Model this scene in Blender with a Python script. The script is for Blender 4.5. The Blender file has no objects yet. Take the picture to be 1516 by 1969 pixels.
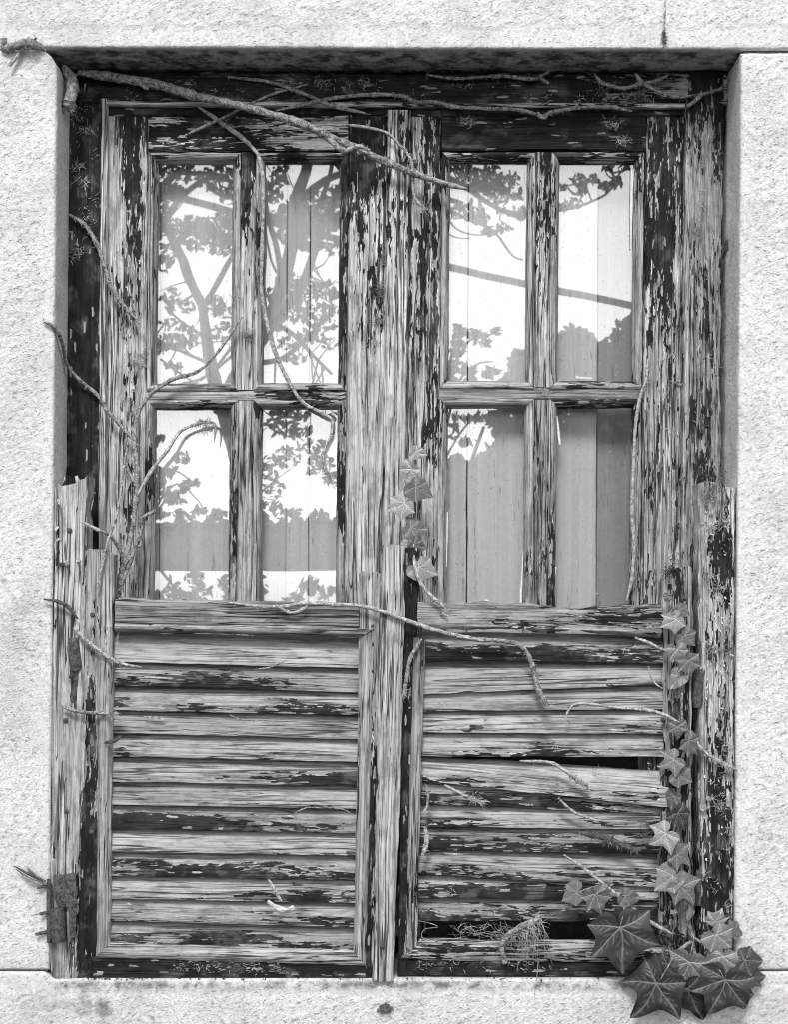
import bpy, math, random
import numpy as np
from mathutils import Vector, Matrix

# ------------------------------------------------------------------ camera, sky, sun, exposure
D = 3.0            # camera to wall face (m)
XC, YC, ZC = 758.0, 1150.0, 1.5   # the wall face is measured in millimetres; XC,YC is the point opposite the lens
scene = bpy.context.scene
cam_d = bpy.data.cameras.new('camera')
cam = bpy.data.objects.new('camera', cam_d)
scene.collection.objects.link(cam)
cam.location = (0, -D, ZC)
cam.rotation_euler = (math.radians(90), 0, 0)
cam_d.sensor_fit = 'HORIZONTAL'
cam_d.sensor_width = 36
cam_d.lens = 36 * D / 1.516
cam_d.shift_y = (YC - 984.5) / 1516
cam_d.clip_end = 2000
scene.camera = cam

SUN_EL, SUN_AZ = math.radians(49), math.radians(188)   # azimuth from +Y clockwise
sdir = Vector((math.sin(SUN_AZ) * math.cos(SUN_EL), math.cos(SUN_AZ) * math.cos(SUN_EL), math.sin(SUN_EL)))
world = bpy.data.worlds.new('World'); scene.world = world; world.use_nodes = True
wn = world.node_tree.nodes; wl = world.node_tree.links
sky_n = wn.new('ShaderNodeTexSky'); sky_n.sky_type = 'NISHITA'; sky_n.sun_disc = False
sky_n.sun_elevation = SUN_EL; sky_n.sun_rotation = SUN_AZ
sky_n.dust_density = 1.2; sky_n.air_density = 1.0
bw = wn.new('ShaderNodeRGBToBW'); wl.new(sky_n.outputs[0], bw.inputs[0])     # black and white film
wl.new(bw.outputs[0], wn['Background'].inputs['Color'])
wn['Background'].inputs['Strength'].default_value = 0.15
sun_d = bpy.data.lights.new('sun', 'SUN'); sun_d.energy = 1.3; sun_d.angle = math.radians(14)
sun_d.color = (1, 1, 1)
sun = bpy.data.objects.new('sun', sun_d); scene.collection.objects.link(sun)
sun.rotation_euler = (-sdir).to_track_quat('-Z', 'Y').to_euler()
sun.location = (0, -6, 8)
vs = scene.view_settings
vs.view_transform = 'Standard'; vs.look = 'None'; vs.exposure = 1.2; vs.gamma = 1.0
vs.use_curve_mapping = False
scene.render.engine = 'CYCLES'
scene.cycles.max_bounces = 6; scene.cycles.diffuse_bounces = 2; scene.cycles.glossy_bounces = 3; scene.cycles.use_denoising = True; scene.cycles.filter_width = 1.0; scene.cycles.transparent_max_bounces = 16
scene.cycles.caustics_reflective = False; scene.cycles.caustics_refractive = False

rng = random.Random(7)
npr = np.random.default_rng(11)
COL = scene.collection
MW = {}
MAT = {}

# ------------------------------------------------------------------ measuring helpers
def P(px, py, y=0.0):
    s = (D + y) / D / 1000.0
    return Vector(((px - XC) * s, y, ZC - (py - YC) * s))
def sc(y=0.0): return (D + y) / D / 1000.0
GY = 0.155                                     # depth of the glass behind the wall face
def RF(px, py, s):                             # a point s metres in front of the wall that the glass shows at px,py
    k = (D + s + 2 * GY) / D / 1000.0
    return Vector(((px - XC) * k, -s, ZC - (py - YC) * k))
def rk(s): return (D + s + 2 * GY) / D / 1000.0

def _hash(ix, iy, seed):
    n = (ix.astype(np.int64) * 374761393 + iy.astype(np.int64) * 668265263 + seed * 974711) & 0x7fffffff
    n = ((n ^ (n >> 13)) * 1274126177) & 0x7fffffff
    n = n ^ (n >> 16)
    return (n & 0xffff) / 65535.0
def vnoise(x, y, seed=0):
    x = np.asarray(x, float); y = np.asarray(y, float)
    ix = np.floor(x); iy = np.floor(y); fx = x - ix; fy = y - iy
    fx = fx * fx * (3 - 2 * fx); fy = fy * fy * (3 - 2 * fy)
    ix = ix.astype(np.int64); iy = iy.astype(np.int64)
    a = _hash(ix, iy, seed); b = _hash(ix + 1, iy, seed); c = _hash(ix, iy + 1, seed); d = _hash(ix + 1, iy + 1, seed)
    return (a * (1 - fx) + b * fx) * (1 - fy) + (c * (1 - fx) + d * fx) * fy
def fbm(x, y, seed=0, o=3):
    r = 0; a = 0.5; t = 0
    for i in range(o):
        r = r + a * vnoise(x * 2 ** i, y * 2 ** i, seed + i * 17); t += a; a *= 0.5
    return r / t

# ------------------------------------------------------------------ object helpers
def thing(name, label, cat, loc, group=None):
    o = bpy.data.objects.new(name, None); COL.objects.link(o)
    o.empty_display_size = 0.05
    o.location = loc; MW[o] = Matrix.Translation(loc)
    o['label'] = label; o['category'] = cat
    if group: o['group'] = group
    return o
def tag(o, label=None, cat=None, group=None, kind=None):
    if label: o['label'] = label
    if cat: o['category'] = cat
    if group: o['group'] = group
    if kind: o['kind'] = kind
    return o
def link(name, me, mat, parent=None, mw=None):
    o = bpy.data.objects.new(name, me); COL.objects.link(o)
    if mat and not me.materials: me.materials.append(MAT[mat] if isinstance(mat, str) else mat)
    mw = mw or Matrix.Identity(4)
    MW[o] = mw
    if parent is not None:
        o.parent = parent
        o.matrix_local = MW[parent].inverted() @ mw
    else:
        o.matrix_local = mw
    return o
def mesh(name, V, F, smooth=True, angle=40, attrs=None):
    me = bpy.data.meshes.new(name)
    me.from_pydata([tuple(v) for v in V], [], F)
    me.validate()
    if smooth:
        me.polygons.foreach_set('use_smooth', [True] * len(me.polygons))
        me.set_sharp_from_angle(angle=math.radians(angle))
    for k, a in (attrs or {}).items():
        at = me.attributes.new(k, 'FLOAT', 'POINT'); at.data.foreach_set('value', np.asarray(a, dtype=np.float32))
    me.update()
    return me

# ------------------------------------------------------------------ materials (all neutral greys: the photograph is black and white)
class NT:
    def __init__(self, name):
        self.m = bpy.data.materials.new(name); self.m.use_nodes = True
        self.t = self.m.node_tree; self.n = self.t.nodes; self.l = self.t.links
        self.n.clear(); self.out = self.n.new('ShaderNodeOutputMaterial')
        MAT[name] = self.m
    def node(self, kind, **kw):
        n = self.n.new(kind)
        for k, v in kw.items(): setattr(n, k, v)
        return n
    def put(self, sock, v):
        if isinstance(v, (int, float)): sock.default_value = v
        elif isinstance(v, tuple): sock.default_value = v
        else: self.l.new(v, sock)
    def math(self, op, a, b=None, c=None, clamp=False):
        n = self.node('ShaderNodeMath', operation=op, use_clamp=clamp)
        self.put(n.inputs[0], a)
        if b is not None: self.put(n.inputs[1], b)
        if c is not None: self.put(n.inputs[2], c)
        return n.outputs[0]
    def vmul(self, v, s):
        n = self.node('ShaderNodeVectorMath', operation='MULTIPLY'); self.put(n.inputs[0], v); n.inputs[1].default_value = s
        return n.outputs[0]
    def vadd(self, a, b):
        n = self.node('ShaderNodeVectorMath', operation='ADD'); self.put(n.inputs[0], a); self.put(n.inputs[1], b)
        return n.outputs[0]
    def coords(self, rand=True):
        c = self.node('ShaderNodeTexCoord').outputs['Object']
        if rand:
            r = self.node('ShaderNodeObjectInfo').outputs['Random']
            k = self.node('ShaderNodeCombineXYZ')
            for i, f in enumerate((31.7, 57.3, 83.1)): self.put(k.inputs[i], self.math('MULTIPLY', r, f))
            c = self.vadd(c, k.outputs[0])
        return c
    def noise(self, v, scale=(1, 1, 1), detail=3, rough=0.55, dist=0.0):
        n = self.node('ShaderNodeTexNoise'); self.l.new(self.vmul(v, scale), n.inputs['Vector'])
        n.inputs['Scale'].default_value = 1; n.inputs['Detail'].default_value = detail
        n.inputs['Roughness'].default_value = rough; n.inputs['Distortion'].default_value = dist
        return n.outputs[0]
    def voro(self, v, scale, feature='F1', metric='EUCLIDEAN', out='Color', rnd=1.0):
        n = self.node('ShaderNodeTexVoronoi', feature=feature, distance=metric)
        self.l.new(self.vmul(v, scale), n.inputs['Vector']); n.inputs['Scale'].default_value = 1
        n.inputs['Randomness'].default_value = rnd
        return n.outputs[out]
    def ramp(self, x, a, b, lo=0.0, hi=1.0, interp='SMOOTHSTEP'):
        n = self.node('ShaderNodeMapRange', interpolation_type=interp, clamp=True) if interp != 'LINEAR' else self.node('ShaderNodeMapRange', clamp=True)
        self.put(n.inputs[0], x); self.put(n.inputs[1], a); self.put(n.inputs[2], b); self.put(n.inputs[3], lo); self.put(n.inputs[4], hi)
        return n.outputs[0]
    def mix(self, f, a, b):
        n = self.node('ShaderNodeMix', data_type='FLOAT'); self.put(n.inputs[0], f); self.put(n.inputs[2], a); self.put(n.inputs[3], b)
        return n.outputs[0]
    def attr(self, name, kind='GEOMETRY'):
        n = self.node('ShaderNodeAttribute', attribute_type=kind, attribute_name=name)
        return n.outputs['Fac']
    def bump(self, h, dist=0.001, strength=1.0, normal=None):
        n = self.node('ShaderNodeBump'); self.l.new(h, n.inputs['Height']); n.inputs['Distance'].default_value = dist
        n.inputs['Strength'].default_value = strength
        if normal: self.l.new(normal, n.inputs['Normal'])
        return n.outputs[0]
    def finish(self, col, rough=0.8, normal=None, spec=0.3):
        b = self.node('ShaderNodeBsdfPrincipled')
        if isinstance(col, (int, float)): b.inputs['Base Color'].default_value = (col, col, col, 1)
        else: self.l.new(col, b.inputs['Base Color'])
        self.put(b.inputs['Roughness'], rough); b.inputs['Specular IOR Level'].default_value = spec
        if normal: self.l.new(normal, b.inputs['Normal'])
        self.l.new(b.outputs[0], self.out.inputs[0]); return self.m

def make_wood():
    t = NT('peeling_wood')
    p = t.coords()
    paint = t.attr('paint'); tone = t.attr('tone'); smo = t.attr('smooth')
    # slightly wandering grain
    wob = t.noise(p, (2.2, 6, 6), 2)
    off = t.node('ShaderNodeCombineXYZ'); t.put(off.inputs[1], t.math('MULTIPLY', t.math('SUBTRACT', wob, 0.5), 0.016))
    g = t.vadd(p, off.outputs[0])
    n2 = t.noise(g, (3.0, 13, 13), 2, 0.5)
    fib = t.noise(g, (7, 330, 330), 2, 0.65)
    mid = t.noise(g, (3.5, 95, 95), 2, 0.6)
    dirt = t.noise(p, (16, 46, 46), 4, 0.75)
    # bare weathered wood: mid grey with dark hairlines and open cracks
    wcol = t.ramp(t.math('ADD', t.math('MULTIPLY', mid, 0.6), t.math('MULTIPLY', n2, 0.4)), 0.34, 0.64, 0.25, 0.54, 'LINEAR')
    hair = t.ramp(fib, 0.50, 0.40)
    crk_w = t.ramp(n2, 0.36, 0.62, 0.0, 0.050)
    crack = t.math('SUBTRACT', 1.0, t.ramp(t.math('ABSOLUTE', t.math('SUBTRACT', t.noise(g, (2.4, 85, 85), 2, 0.55), 0.5)), 0.0, t.math('ADD', crk_w, 0.002)))
    wcol = t.math('MULTIPLY', wcol, t.ramp(dirt, 0.36, 0.54, 0.60, 1.03))
    wcol = t.mix(t.math('MULTIPLY', hair, 0.50), wcol, 0.09)
    wcol = t.mix(t.math('MULTIPLY', crack, 0.93), wcol, 0.012)
    wcol = t.math('MULTIPLY', wcol, tone)
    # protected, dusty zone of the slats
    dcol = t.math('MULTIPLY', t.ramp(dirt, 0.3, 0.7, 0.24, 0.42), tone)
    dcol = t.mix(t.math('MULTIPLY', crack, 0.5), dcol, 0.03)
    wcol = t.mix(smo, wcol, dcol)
    # what is left of the paint: chips along the grain with stepped ends
    n1 = t.noise(g, (9, 60, 60), 4, 0.66)
    n3 = t.noise(g, (26, 300, 300), 1, 0.5)
    cell = t.node('ShaderNodeSeparateColor'); t.l.new(t.voro(g, (55, 260, 260), metric='CHEBYCHEV'), cell.inputs[0])
    val = t.math('ADD', t.math('MULTIPLY', t.math('SUBTRACT', n1, 0.5), 1.15), t.math('MULTIPLY', t.math('SUBTRACT', n2, 0.5), 1.0))
    val = t.math('ADD', val, t.math('MULTIPLY', t.math('SUBTRACT', n3, 0.5), 0.22))
    val = t.math('ADD', val, t.math('MULTIPLY', t.math('SUBTRACT', cell.outputs[0], 0.5), 0.26))
    val = t.math('ADD', val, t.math('MULTIPLY', t.math('SUBTRACT', paint, 0.5), 1.05))
    mask = t.ramp(val, 0.0, 0.010)
    rim = t.math('MULTIPLY', t.ramp(val, -0.05, -0.02), t.ramp(dirt, 0.45, 0.55))   # pale primer left along the chips
    prim = t.math('MULTIPLY', t.ramp(fib, 0.35, 0.6, 0.45, 0.72), tone)
    wcol = t.mix(t.math('MULTIPLY', rim, t.math('SUBTRACT', 1.0, crack)), wcol, prim)
    wcol = t.math('MULTIPLY', wcol, t.ramp(val, -0.30, -0.06, 1.06, 0.80))
    pcol = t.ramp(dirt, 0.35, 0.70, 0.010, 0.030)
    film = t.ramp(t.noise(p, (17, 24, 24), 3, 0.7), 0.50, 0.66)               # dust and lichen film on the old paint
    pcol = t.mix(t.math('MULTIPLY', film, t.ramp(fib, 0.3, 0.6, 0.25, 0.6)), pcol, 0.13)
    pcol = t.mix(t.ramp(cell.outputs[1], 0.965, 0.97, 0, 0.8), pcol, 0.40)    # pin-prick chips
    pcol = t.mix(t.math('MULTIPLY', hair, 0.4), pcol, 0.008)
    col = t.mix(mask, wcol, pcol)
    h = t.math('MULTIPLY', mask, 0.75)
    wh = t.math('SUBTRACT', t.math('ADD', t.math('MULTIPLY', fib, 0.35), t.math('MULTIPLY', mid, 0.5)), t.math('ADD', t.math('MULTIPLY', crack, 1.2), t.math('MULTIPLY', hair, 0.25)))
    wh = t.math('MULTIPLY', wh, t.math('SUBTRACT', 1.0, t.math('MULTIPLY', smo, 0.7)))
    h = t.math('ADD', h, t.math('MULTIPLY', wh, t.mix(mask, 1.0, 0.35)))
    t.finish(col, t.mix(mask, 0.85, 0.55), t.bump(h, 0.0020, 1.0), 0.10)
make_wood()

def make_stone(name='stone', lo=0.46, hi=0.74):
    t = NT(name)
    p = t.node('ShaderNodeNewGeometry').outputs['Position']
    rough = t.attr('rough')
    rot = t.node('ShaderNodeVectorRotate'); rot.rotation_type = 'Y_AXIS'; rot.inputs['Angle'].default_value = 0.5; t.l.new(p, rot.inputs['Vector'])
    q = rot.outputs[0]
    a = t.noise(q, (75, 75, 120), 3, 0.65)
    b = t.noise(p, (210, 210, 210), 2, 0.6)
    c = t.noise(p, (9, 9, 9), 4, 0.6)
    pits = t.ramp(t.noise(q, (85, 85, 120), 3, 0.7), 0.56, 0.68)
    scr = t.math('MULTIPLY', t.math('SUBTRACT', 1.0, t.ramp(t.math('ABSOLUTE', t.math('SUBTRACT', t.noise(q, (30, 30, 75), 3, 0.6, 0.6), 0.5)), 0.0, 0.014)), t.ramp(t.noise(p, (14, 14, 14), 2), 0.60, 0.68))
    col = t.ramp(t.math('ADD', t.math('MULTIPLY', a, 0.5), t.math('MULTIPLY', b, 0.5)), 0.28, 0.70, lo, hi)
    col = t.math('MULTIPLY', col, t.ramp(c, 0.32, 0.62, 0.85, 1.04))
    col = t.mix(t.math('MULTIPLY', pits, t.math('MULTIPLY', rough, 0.36)), col, 0.22)
    col = t.mix(t.math('MULTIPLY', scr, 0.6), col, 0.12)
    stain_shade = t.attr('stain_shade')
    col = t.mix(t.math('MULTIPLY', stain_shade, t.ramp(t.noise(p, (28, 28, 28), 5, 0.7), 0.38, 0.62)), col, 0.05)
    h = t.math('ADD', t.math('MULTIPLY', a, t.math('ADD', 0.25, t.math('MULTIPLY', rough, 1.0))), t.math('MULTIPLY', b, 0.35))
    h = t.math('SUBTRACT', h, t.math('MULTIPLY', pits, 0.5))
    t.finish(col, 0.92, t.bump(h, 0.0028, 1.0), 0.15)
make_stone()

def simple(name, lo, hi, sc_=60, rough=0.85, bd=0.001, spec=0.25, aniso=(1, 1, 1), detail=4, rand=True):
    t = NT(name); p = t.coords(rand)
    a = t.noise(p, tuple(sc_ * k for k in aniso), detail, 0.65)
    b = t.noise(p, tuple(4 * sc_ * k for k in aniso), 3, 0.6)
    v = t.math('ADD', t.math('MULTIPLY', a, 0.6), t.math('MULTIPLY', b, 0.4))
    t.finish(t.ramp(v, 0.35, 0.66, lo, hi), rough, t.bump(v, bd, 1.0) if bd else None, spec)
simple('bark', 0.05, 0.50, 130, 0.85, 0.0045)
simple('bark_pale', 0.13, 0.62, 120, 0.8, 0.004)
simple('bark_dark', 0.03, 0.12, 110, 0.85, 0.0018)
simple('rootlet', 0.16, 0.42, 60, 0.85, 0)
simple('rootlet_dark', 0.06, 0.22, 60, 0.85, 0)
simple('rust', 0.008, 0.13, 160, 0.75, 0.0012, 0.4)
simple('mortar', 0.05, 0.16, 90, 0.95, 0.003)
simple('dark_paint', 0.012, 0.03, 40, 0.6, 0.0005)
simple('putty', 0.55, 0.8, 120, 0.8, 0.001)
simple('chip', 0.35, 0.68, 160, 0.85, 0.001, aniso=(0.3, 1, 1))
simple('tree_bark', 0.05, 0.16, 12, 0.9, 0.01)
simple('foliage', 0.035, 0.10, 3, 0.6, 0)
simple('foliage_far', 0.05, 0.12, 2, 0.7, 0)
simple('ground_gravel', 0.06, 0.13, 9, 0.95, 0.01, rand=False)
simple('roof_tile', 0.12, 0.26, 6, 0.9, 0.004)
simple('pole_wood', 0.08, 0.16, 8, 0.9, 0.002)
simple('cable', 0.02, 0.04, 8, 0.7, 0)

def make_plank():
    t = NT('inner_plank'); p = t.coords()
    a = t.noise(p, (0.6, 60, 60), 4, 0.6); b = t.noise(p, (3, 200, 200), 3, 0.6); c = t.noise(p, (40, 60, 60), 3, 0.6)
    v = t.math('ADD', t.math('MULTIPLY', a, 0.6), t.math('MULTIPLY', b, 0.25))
    col = t.math('MULTIPLY', t.ramp(v, 0.28, 0.58, 0.86, 1.05), t.attr('tone'))
    drip = t.math('SUBTRACT', 1.0, t.ramp(t.math('ABSOLUTE', t.math('SUBTRACT', t.noise(p, (1.4, 45, 45), 2), 0.5)), 0.0, 0.012))
    col = t.mix(t.math('MULTIPLY', drip, t.ramp(c, 0.4, 0.6, 0.0, 0.5)), col, 0.12)
    spk = t.ramp(t.noise(p, (110, 150, 150), 2), 0.71, 0.75)
    col = t.mix(t.math('MULTIPLY', spk, 0.6), col, 0.1)
    t.finish(col, 0.6, t.bump(v, 0.001, 0.7), 0.3)
make_plank()

def make_glass():
    t = NT('old_glass'); p = t.coords()
    n = t.bump(t.noise(p, (7, 4, 4), 1, 0.4), 0.00012, 1.0)
    lw = t.node('ShaderNodeLayerWeight'); lw.inputs['Blend'].default_value = 0.5; cs = lw.outputs['Facing']
    fres = t.math('ADD', 0.16, t.math('MULTIPLY', t.math('POWER', cs, 5.0), 0.84))       # Schlick, alike on both faces
    gl = t.node('ShaderNodeBsdfGlossy'); gl.inputs['Roughness'].default_value = 0.012; t.l.new(n, gl.inputs['Normal'])
    gl.inputs['Color'].default_value = (1, 1, 1, 1)
    tr = t.node('ShaderNodeBsdfTransparent'); tr.inputs['Color'].default_value = (0.96, 0.96, 0.96, 1)
    mx = t.node('ShaderNodeMixShader'); t.l.new(fres, mx.inputs[0]); t.l.new(tr.outputs[0], mx.inputs[1]); t.l.new(gl.outputs[0], mx.inputs[2])
    # a thin film of dust and specks on the outer face
    df = t.node('ShaderNodeBsdfDiffuse'); df.inputs['Color'].default_value = (0.5, 0.5, 0.5, 1)
    d1 = t.ramp(t.noise(p, (25, 25, 25), 4, 0.7), 0.45, 0.75, 0.004, 0.035)
    d2 = t.ramp(t.noise(p, (150, 150, 150), 2), 0.69, 0.74, 0.0, 0.45)
    m2 = t.node('ShaderNodeMixShader'); t.l.new(t.math('ADD', d1, d2), m2.inputs[0]); t.l.new(mx.outputs[0], m2.inputs[1]); t.l.new(df.outputs[0], m2.inputs[2])
    t.l.new(m2.outputs[0], t.out.inputs[0])
make_glass()

def make_leaf():
    t = NT('ivy_leaf'); p = t.coords()
    vein = t.attr('vein'); tone = t.attr('tone', 'OBJECT')
    a = t.noise(p, (45, 45, 45), 4, 0.65); b = t.noise(p, (260, 260, 260), 2)
    col = t.math('MULTIPLY', tone, t.ramp(a, 0.3, 0.7, 0.62, 1.25))
    vc = t.math('ADD', t.math('MULTIPLY', tone, 1.8), 0.13)
    col = t.mix(t.math('MULTIPLY', vein, 0.85), col, vc)
    h = t.math('ADD', t.math('MULTIPLY', vein, -0.8), t.math('MULTIPLY', b, 0.2))
    t.finish(col, t.ramp(a, 0.3, 0.7, 0.30, 0.55), t.bump(h, 0.0012, 0.8), 0.32)
make_leaf()

# ------------------------------------------------------------------ mesh builders
def interp(vals, u):
    if isinstance(vals, (int, float)): return np.full(np.shape(u), float(vals))
    return np.interp(u, np.linspace(0, 1, len(vals)), vals)

def frame_matrix(A, B):
    X = (B - A).normalized(); Z = Vector((0, -1, 0)); Y = Z.cross(X)
    m = Matrix((X, Y, Z)).transposed().to_4x4(); m.translation = (A + B) * 0.5
    return m

def board(parent, name, p0, p1, w, y, t=0.03, paint=0.4, paintv=None, tone=1.0, smooth=0.0, prof=None, mitre=(0, 0),
          edge=0.0012, warp=0.0015, rag=(0, 0), seed=None, y1=None, dx=0.009, mat='peeling_wood', smoothv=None, tonev=None, r=0.003, notch=None):
    """one board: p0 to p1 along its middle line, w wide (mm on the face plane, or a pair), front face at depth y"""
    seed = seed if seed is not None else rng.randrange(10 ** 6)
    y1 = y if y1 is None else y1
    A, B = P(*p0, y), P(*p1, y1)
    Bf = Vector((B.x, A.y, B.z)); L = (B - A).length
    w0, w1 = (w if isinstance(w, (tuple, list)) else (w, w)); w0 *= sc(y); w1 *= sc(y)
    if y1 != y:
        X = (B - A).normalized(); Zt = Vector((0, -1, 0)); Y = Zt.cross(X).normalized(); Z = X.cross(Y)
        m = Matrix((X, Y, Z)).transposed().to_4x4(); m.translation = (A + B) * 0.5
    else: m = frame_matrix(A, B)
    wm = max(w0, w1)
    if prof is None:
        k = max(3, int(wm / 0.006)); rr = r / wm
        prof = [(-.5, -t), (-.5, -r)] + [(v, 0.0) for v in np.linspace(-.5 + rr, .5 - rr, k)] + [(.5, -r), (.5, -t)]
    prof = np.array(prof, float); n = len(prof)
    nx = max(2, int(L / dx) + 1)
    u = np.linspace(0, 1, nx)
    U, Vv = np.meshgrid(u, prof[:, 0], indexing='ij'); Zz = np.broadcast_to(prof[:, 1], U.shape).copy()
    W = w0 + (w1 - w0) * U
    Yv = Vv * W
    xs = (U - .5) * L
    # mitred or ragged ends
    xs = xs + (1 - U) * (Vv * W * mitre[0]) + U * (Vv * W * mitre[1])
    if rag[0] or rag[1]:
        rn = fbm(Vv * W * 160 + 3, Vv * 0, seed + 5, 3) - 0.35
        xs = xs + np.clip(1 - U * 6, 0, 1) * rn * rag[0] - np.clip((U - 1) * 6 + 1, 0, 1) * rn * rag[1]
    s = np.sign(Vv) * np.clip((np.abs(Vv) - .3) / .2, 0, 1)
    en = fbm(xs * 28 + 100, s * 3 + 7, seed, 4) - 0.5
    chips = np.clip(fbm(xs * 14, s * 5, seed + 31, 3) - 0.60, 0, 1) * 5
    Yv = Yv + s * (en * edge * 2.2 - chips * edge * 2.0)
    front = (Zz > -t * 0.6)
    Zz = Zz + front * ((fbm(xs * 5, Yv * 22, seed + 3, 3) - .5) * warp * 2 + (fbm(xs * 20, Yv * 240, seed + 9, 2) - .5) * 0.0011)
    Yv = Yv + (fbm(xs * 2.2, xs * 0, seed + 77, 2) - .5) * warp * 1.6
    if notch:                                  # (u0,u1,side,depth): a broken-out bite along one edge
        for (u0, u1, side, dep) in notch:
            f = np.clip(np.minimum(U - u0, u1 - U) / 0.03, 0, 1) * (np.sign(Vv) == side) * np.clip(np.abs(Vv) * 2, 0, 1)
            Yv = Yv - side * f * dep * (0.7 + 0.6 * fbm(xs * 40, xs * 0, seed + 2, 2))
    V = np.stack([xs, Yv, Zz], -1).reshape(-1, 3)
    F = []
    for i in range(nx - 1):
        for j in range(n - 1):
            a = i * n + j; F.append((a, a + n, a + n + 1, a + 1))
        F.append((i * n + n - 1, (i + 1) * n + n - 1, (i + 1) * n, i * n))
    F.append(tuple(range(n))); F.append(tuple(reversed(range((nx - 1) * n, nx * n))))
    pa = interp(paint, U)
    if paintv is not None: pa = pa + interp(paintv, Vv + .5)
    sm = interp(smooth, U)
    if smoothv is not None: sm = interp(smoothv, np.clip(Vv + .5, 0, 1))
    to = interp(tone, U)
    if tonev is not None: to = to * interp(tonev, np.clip(Vv + .5, 0, 1))
    me = mesh(name, V, F, True, 38, dict(paint=pa.ravel(), tone=to.ravel(), smooth=sm.ravel()))
    return link(name, me, mat, parent, m)

def catmull(pts, per=8):
    pts = [np.array(p, float) for p in pts]
    if len(pts) == 2: return [pts[0] + (pts[1] - pts[0]) * i / per for i in range(per + 1)]
    ext = [2 * pts[0] - pts[1]] + pts + [2 * pts[-1] - pts[-2]]
    out = []
    for i in range(1, len(ext) - 2):
        a, b, c, d = ext[i - 1], ext[i], ext[i + 1], ext[i + 2]
        for k in range(per):
            s = k / per
            out.append(0.5 * ((2 * b) + (c - a) * s + (2 * a - 5 * b + 4 * c - d) * s * s + (3 * b - a - 3 * c + d) * s ** 3))
    out.append(ext[-2]); return out

def tube_geo(path, radii, sides=8, seed=0, knob=0.18, V=None, F=None):
    V = [] if V is None else V; F = [] if F is None else F
    base = len(V); n = len(path); path = np.array(path)
    tang = np.gradient(path, axis=0); tang /= np.linalg.norm(tang, axis=1)[:, None] + 1e-12
    ref = np.array((0.31, 1.0, 0.17)); ref /= np.linalg.norm(ref)
    ds = np.concatenate([[0], np.cumsum(np.linalg.norm(np.diff(path, axis=0), axis=1))])
    for i in range(n):
        a = np.cross(tang[i], ref); a /= np.linalg.norm(a) + 1e-9; b = np.cross(tang[i], a)
        th = np.linspace(0, 2 * math.pi, sides, endpoint=False)
        nz = fbm(np.full(sides, ds[i] * 70), th * 1.4, seed, 2) - .5
        kb = float(vnoise(ds[i] * 28, 3.3, seed + 8)) - .5
        rr = radii[i] * (1 + knob * 2 * nz + knob * 1.2 * kb)
        for k in range(sides):
            V.append(path[i] + rr[k] * (math.cos(th[k]) * a + math.sin(th[k]) * b))
    for i in range(n - 1):
        for k in range(sides):
            k2 = (k + 1) % sides
            F.append((base + i * sides + k, base + i * sides + k2, base + (i + 1) * sides + k2, base + (i + 1) * sides + k))
    F.append(tuple(base + k for k in reversed(range(sides)))); F.append(tuple(base + (n - 1) * sides + k for k in range(sides)))
    return V, F

def path3(pts, y, jit=0.0):
    """pts: (px,py[,depth]) -> smooth world path"""
    w = [P(p[0], p[1], p[2] if len(p) > 2 else y) for p in pts]
    return catmull(w, 8)

def hairs(path, tang_len, n, spread, rad=0.0005, where=None, rnd=rng, away=None):
    """short rootlets standing off a stem: thin three-sided needles"""
    V, F = [], []; N = len(path)
    for _ in range(n):
        if where: c = rnd.choice(where); i = int(min(N - 1, max(0, rnd.gauss(c[0], c[1]) * (N - 1))))
        else: i = rnd.randrange(N)
        p = Vector(path[i]) + Vector((rnd.uniform(-1, 1), rnd.uniform(-1, 0.3), rnd.uniform(-1, 1))) * spread * 0.3
        d = Vector((rnd.uniform(-1, 1), rnd.uniform(-0.7, 0.25), rnd.uniform(-1, 0.8))).normalized()
        l = tang_len * rnd.uniform(0.4, 1.2); bend = Vector((rnd.uniform(-.5, .5), rnd.uniform(-.3, .3), rnd.uniform(-.7, .2))) * l * 0.5
        q = p + d * l * 0.55; e = p + d * l + bend
        needle(V, F, [p, q, e], rad)
    return V, F
def needle(V, F, pts, rad):
    b = len(V)
    for i, p in enumerate(pts):
        r = rad * (1 - 0.75 * i / (len(pts) - 1))
        d = (Vector(pts[min(i + 1, len(pts) - 1)]) - Vector(pts[max(0, i - 1)])).normalized()
        a = d.cross(Vector((0.2, 1, 0.1))).normalized(); c = d.cross(a)
        for k in range(3):
            th = k * 2.0944; V.append(Vector(p) + (a * math.cos(th) + c * math.sin(th)) * r)
    for i in range(len(pts) - 1):
        for k in range(3):
            k2 = (k + 1) % 3; F.append((b + 3 * i + k, b + 3 * i + k2, b + 3 * i + 3 + k2, b + 3 * i + 3 + k))

# ------------------------------------------------------------------ stone wall
def grid_axis(a, b, fine_a, fine_b, step):
    """breakpoints from a to b, fine between fine_a and fine_b, coarse outside"""
    out = []
    def seg(s, e, st):
        n = max(1, int(abs(e - s) / st)); out.extend(np.linspace(s, e, n, endpoint=False))
    if fine_a > a: seg(a, fine_a, 0.03)
    seg(max(a, fine_a), min(b, fine_b), step)
    if fine_b < b: seg(fine_b, b, 0.03)
    out.append(b); return np.array(out)

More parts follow.
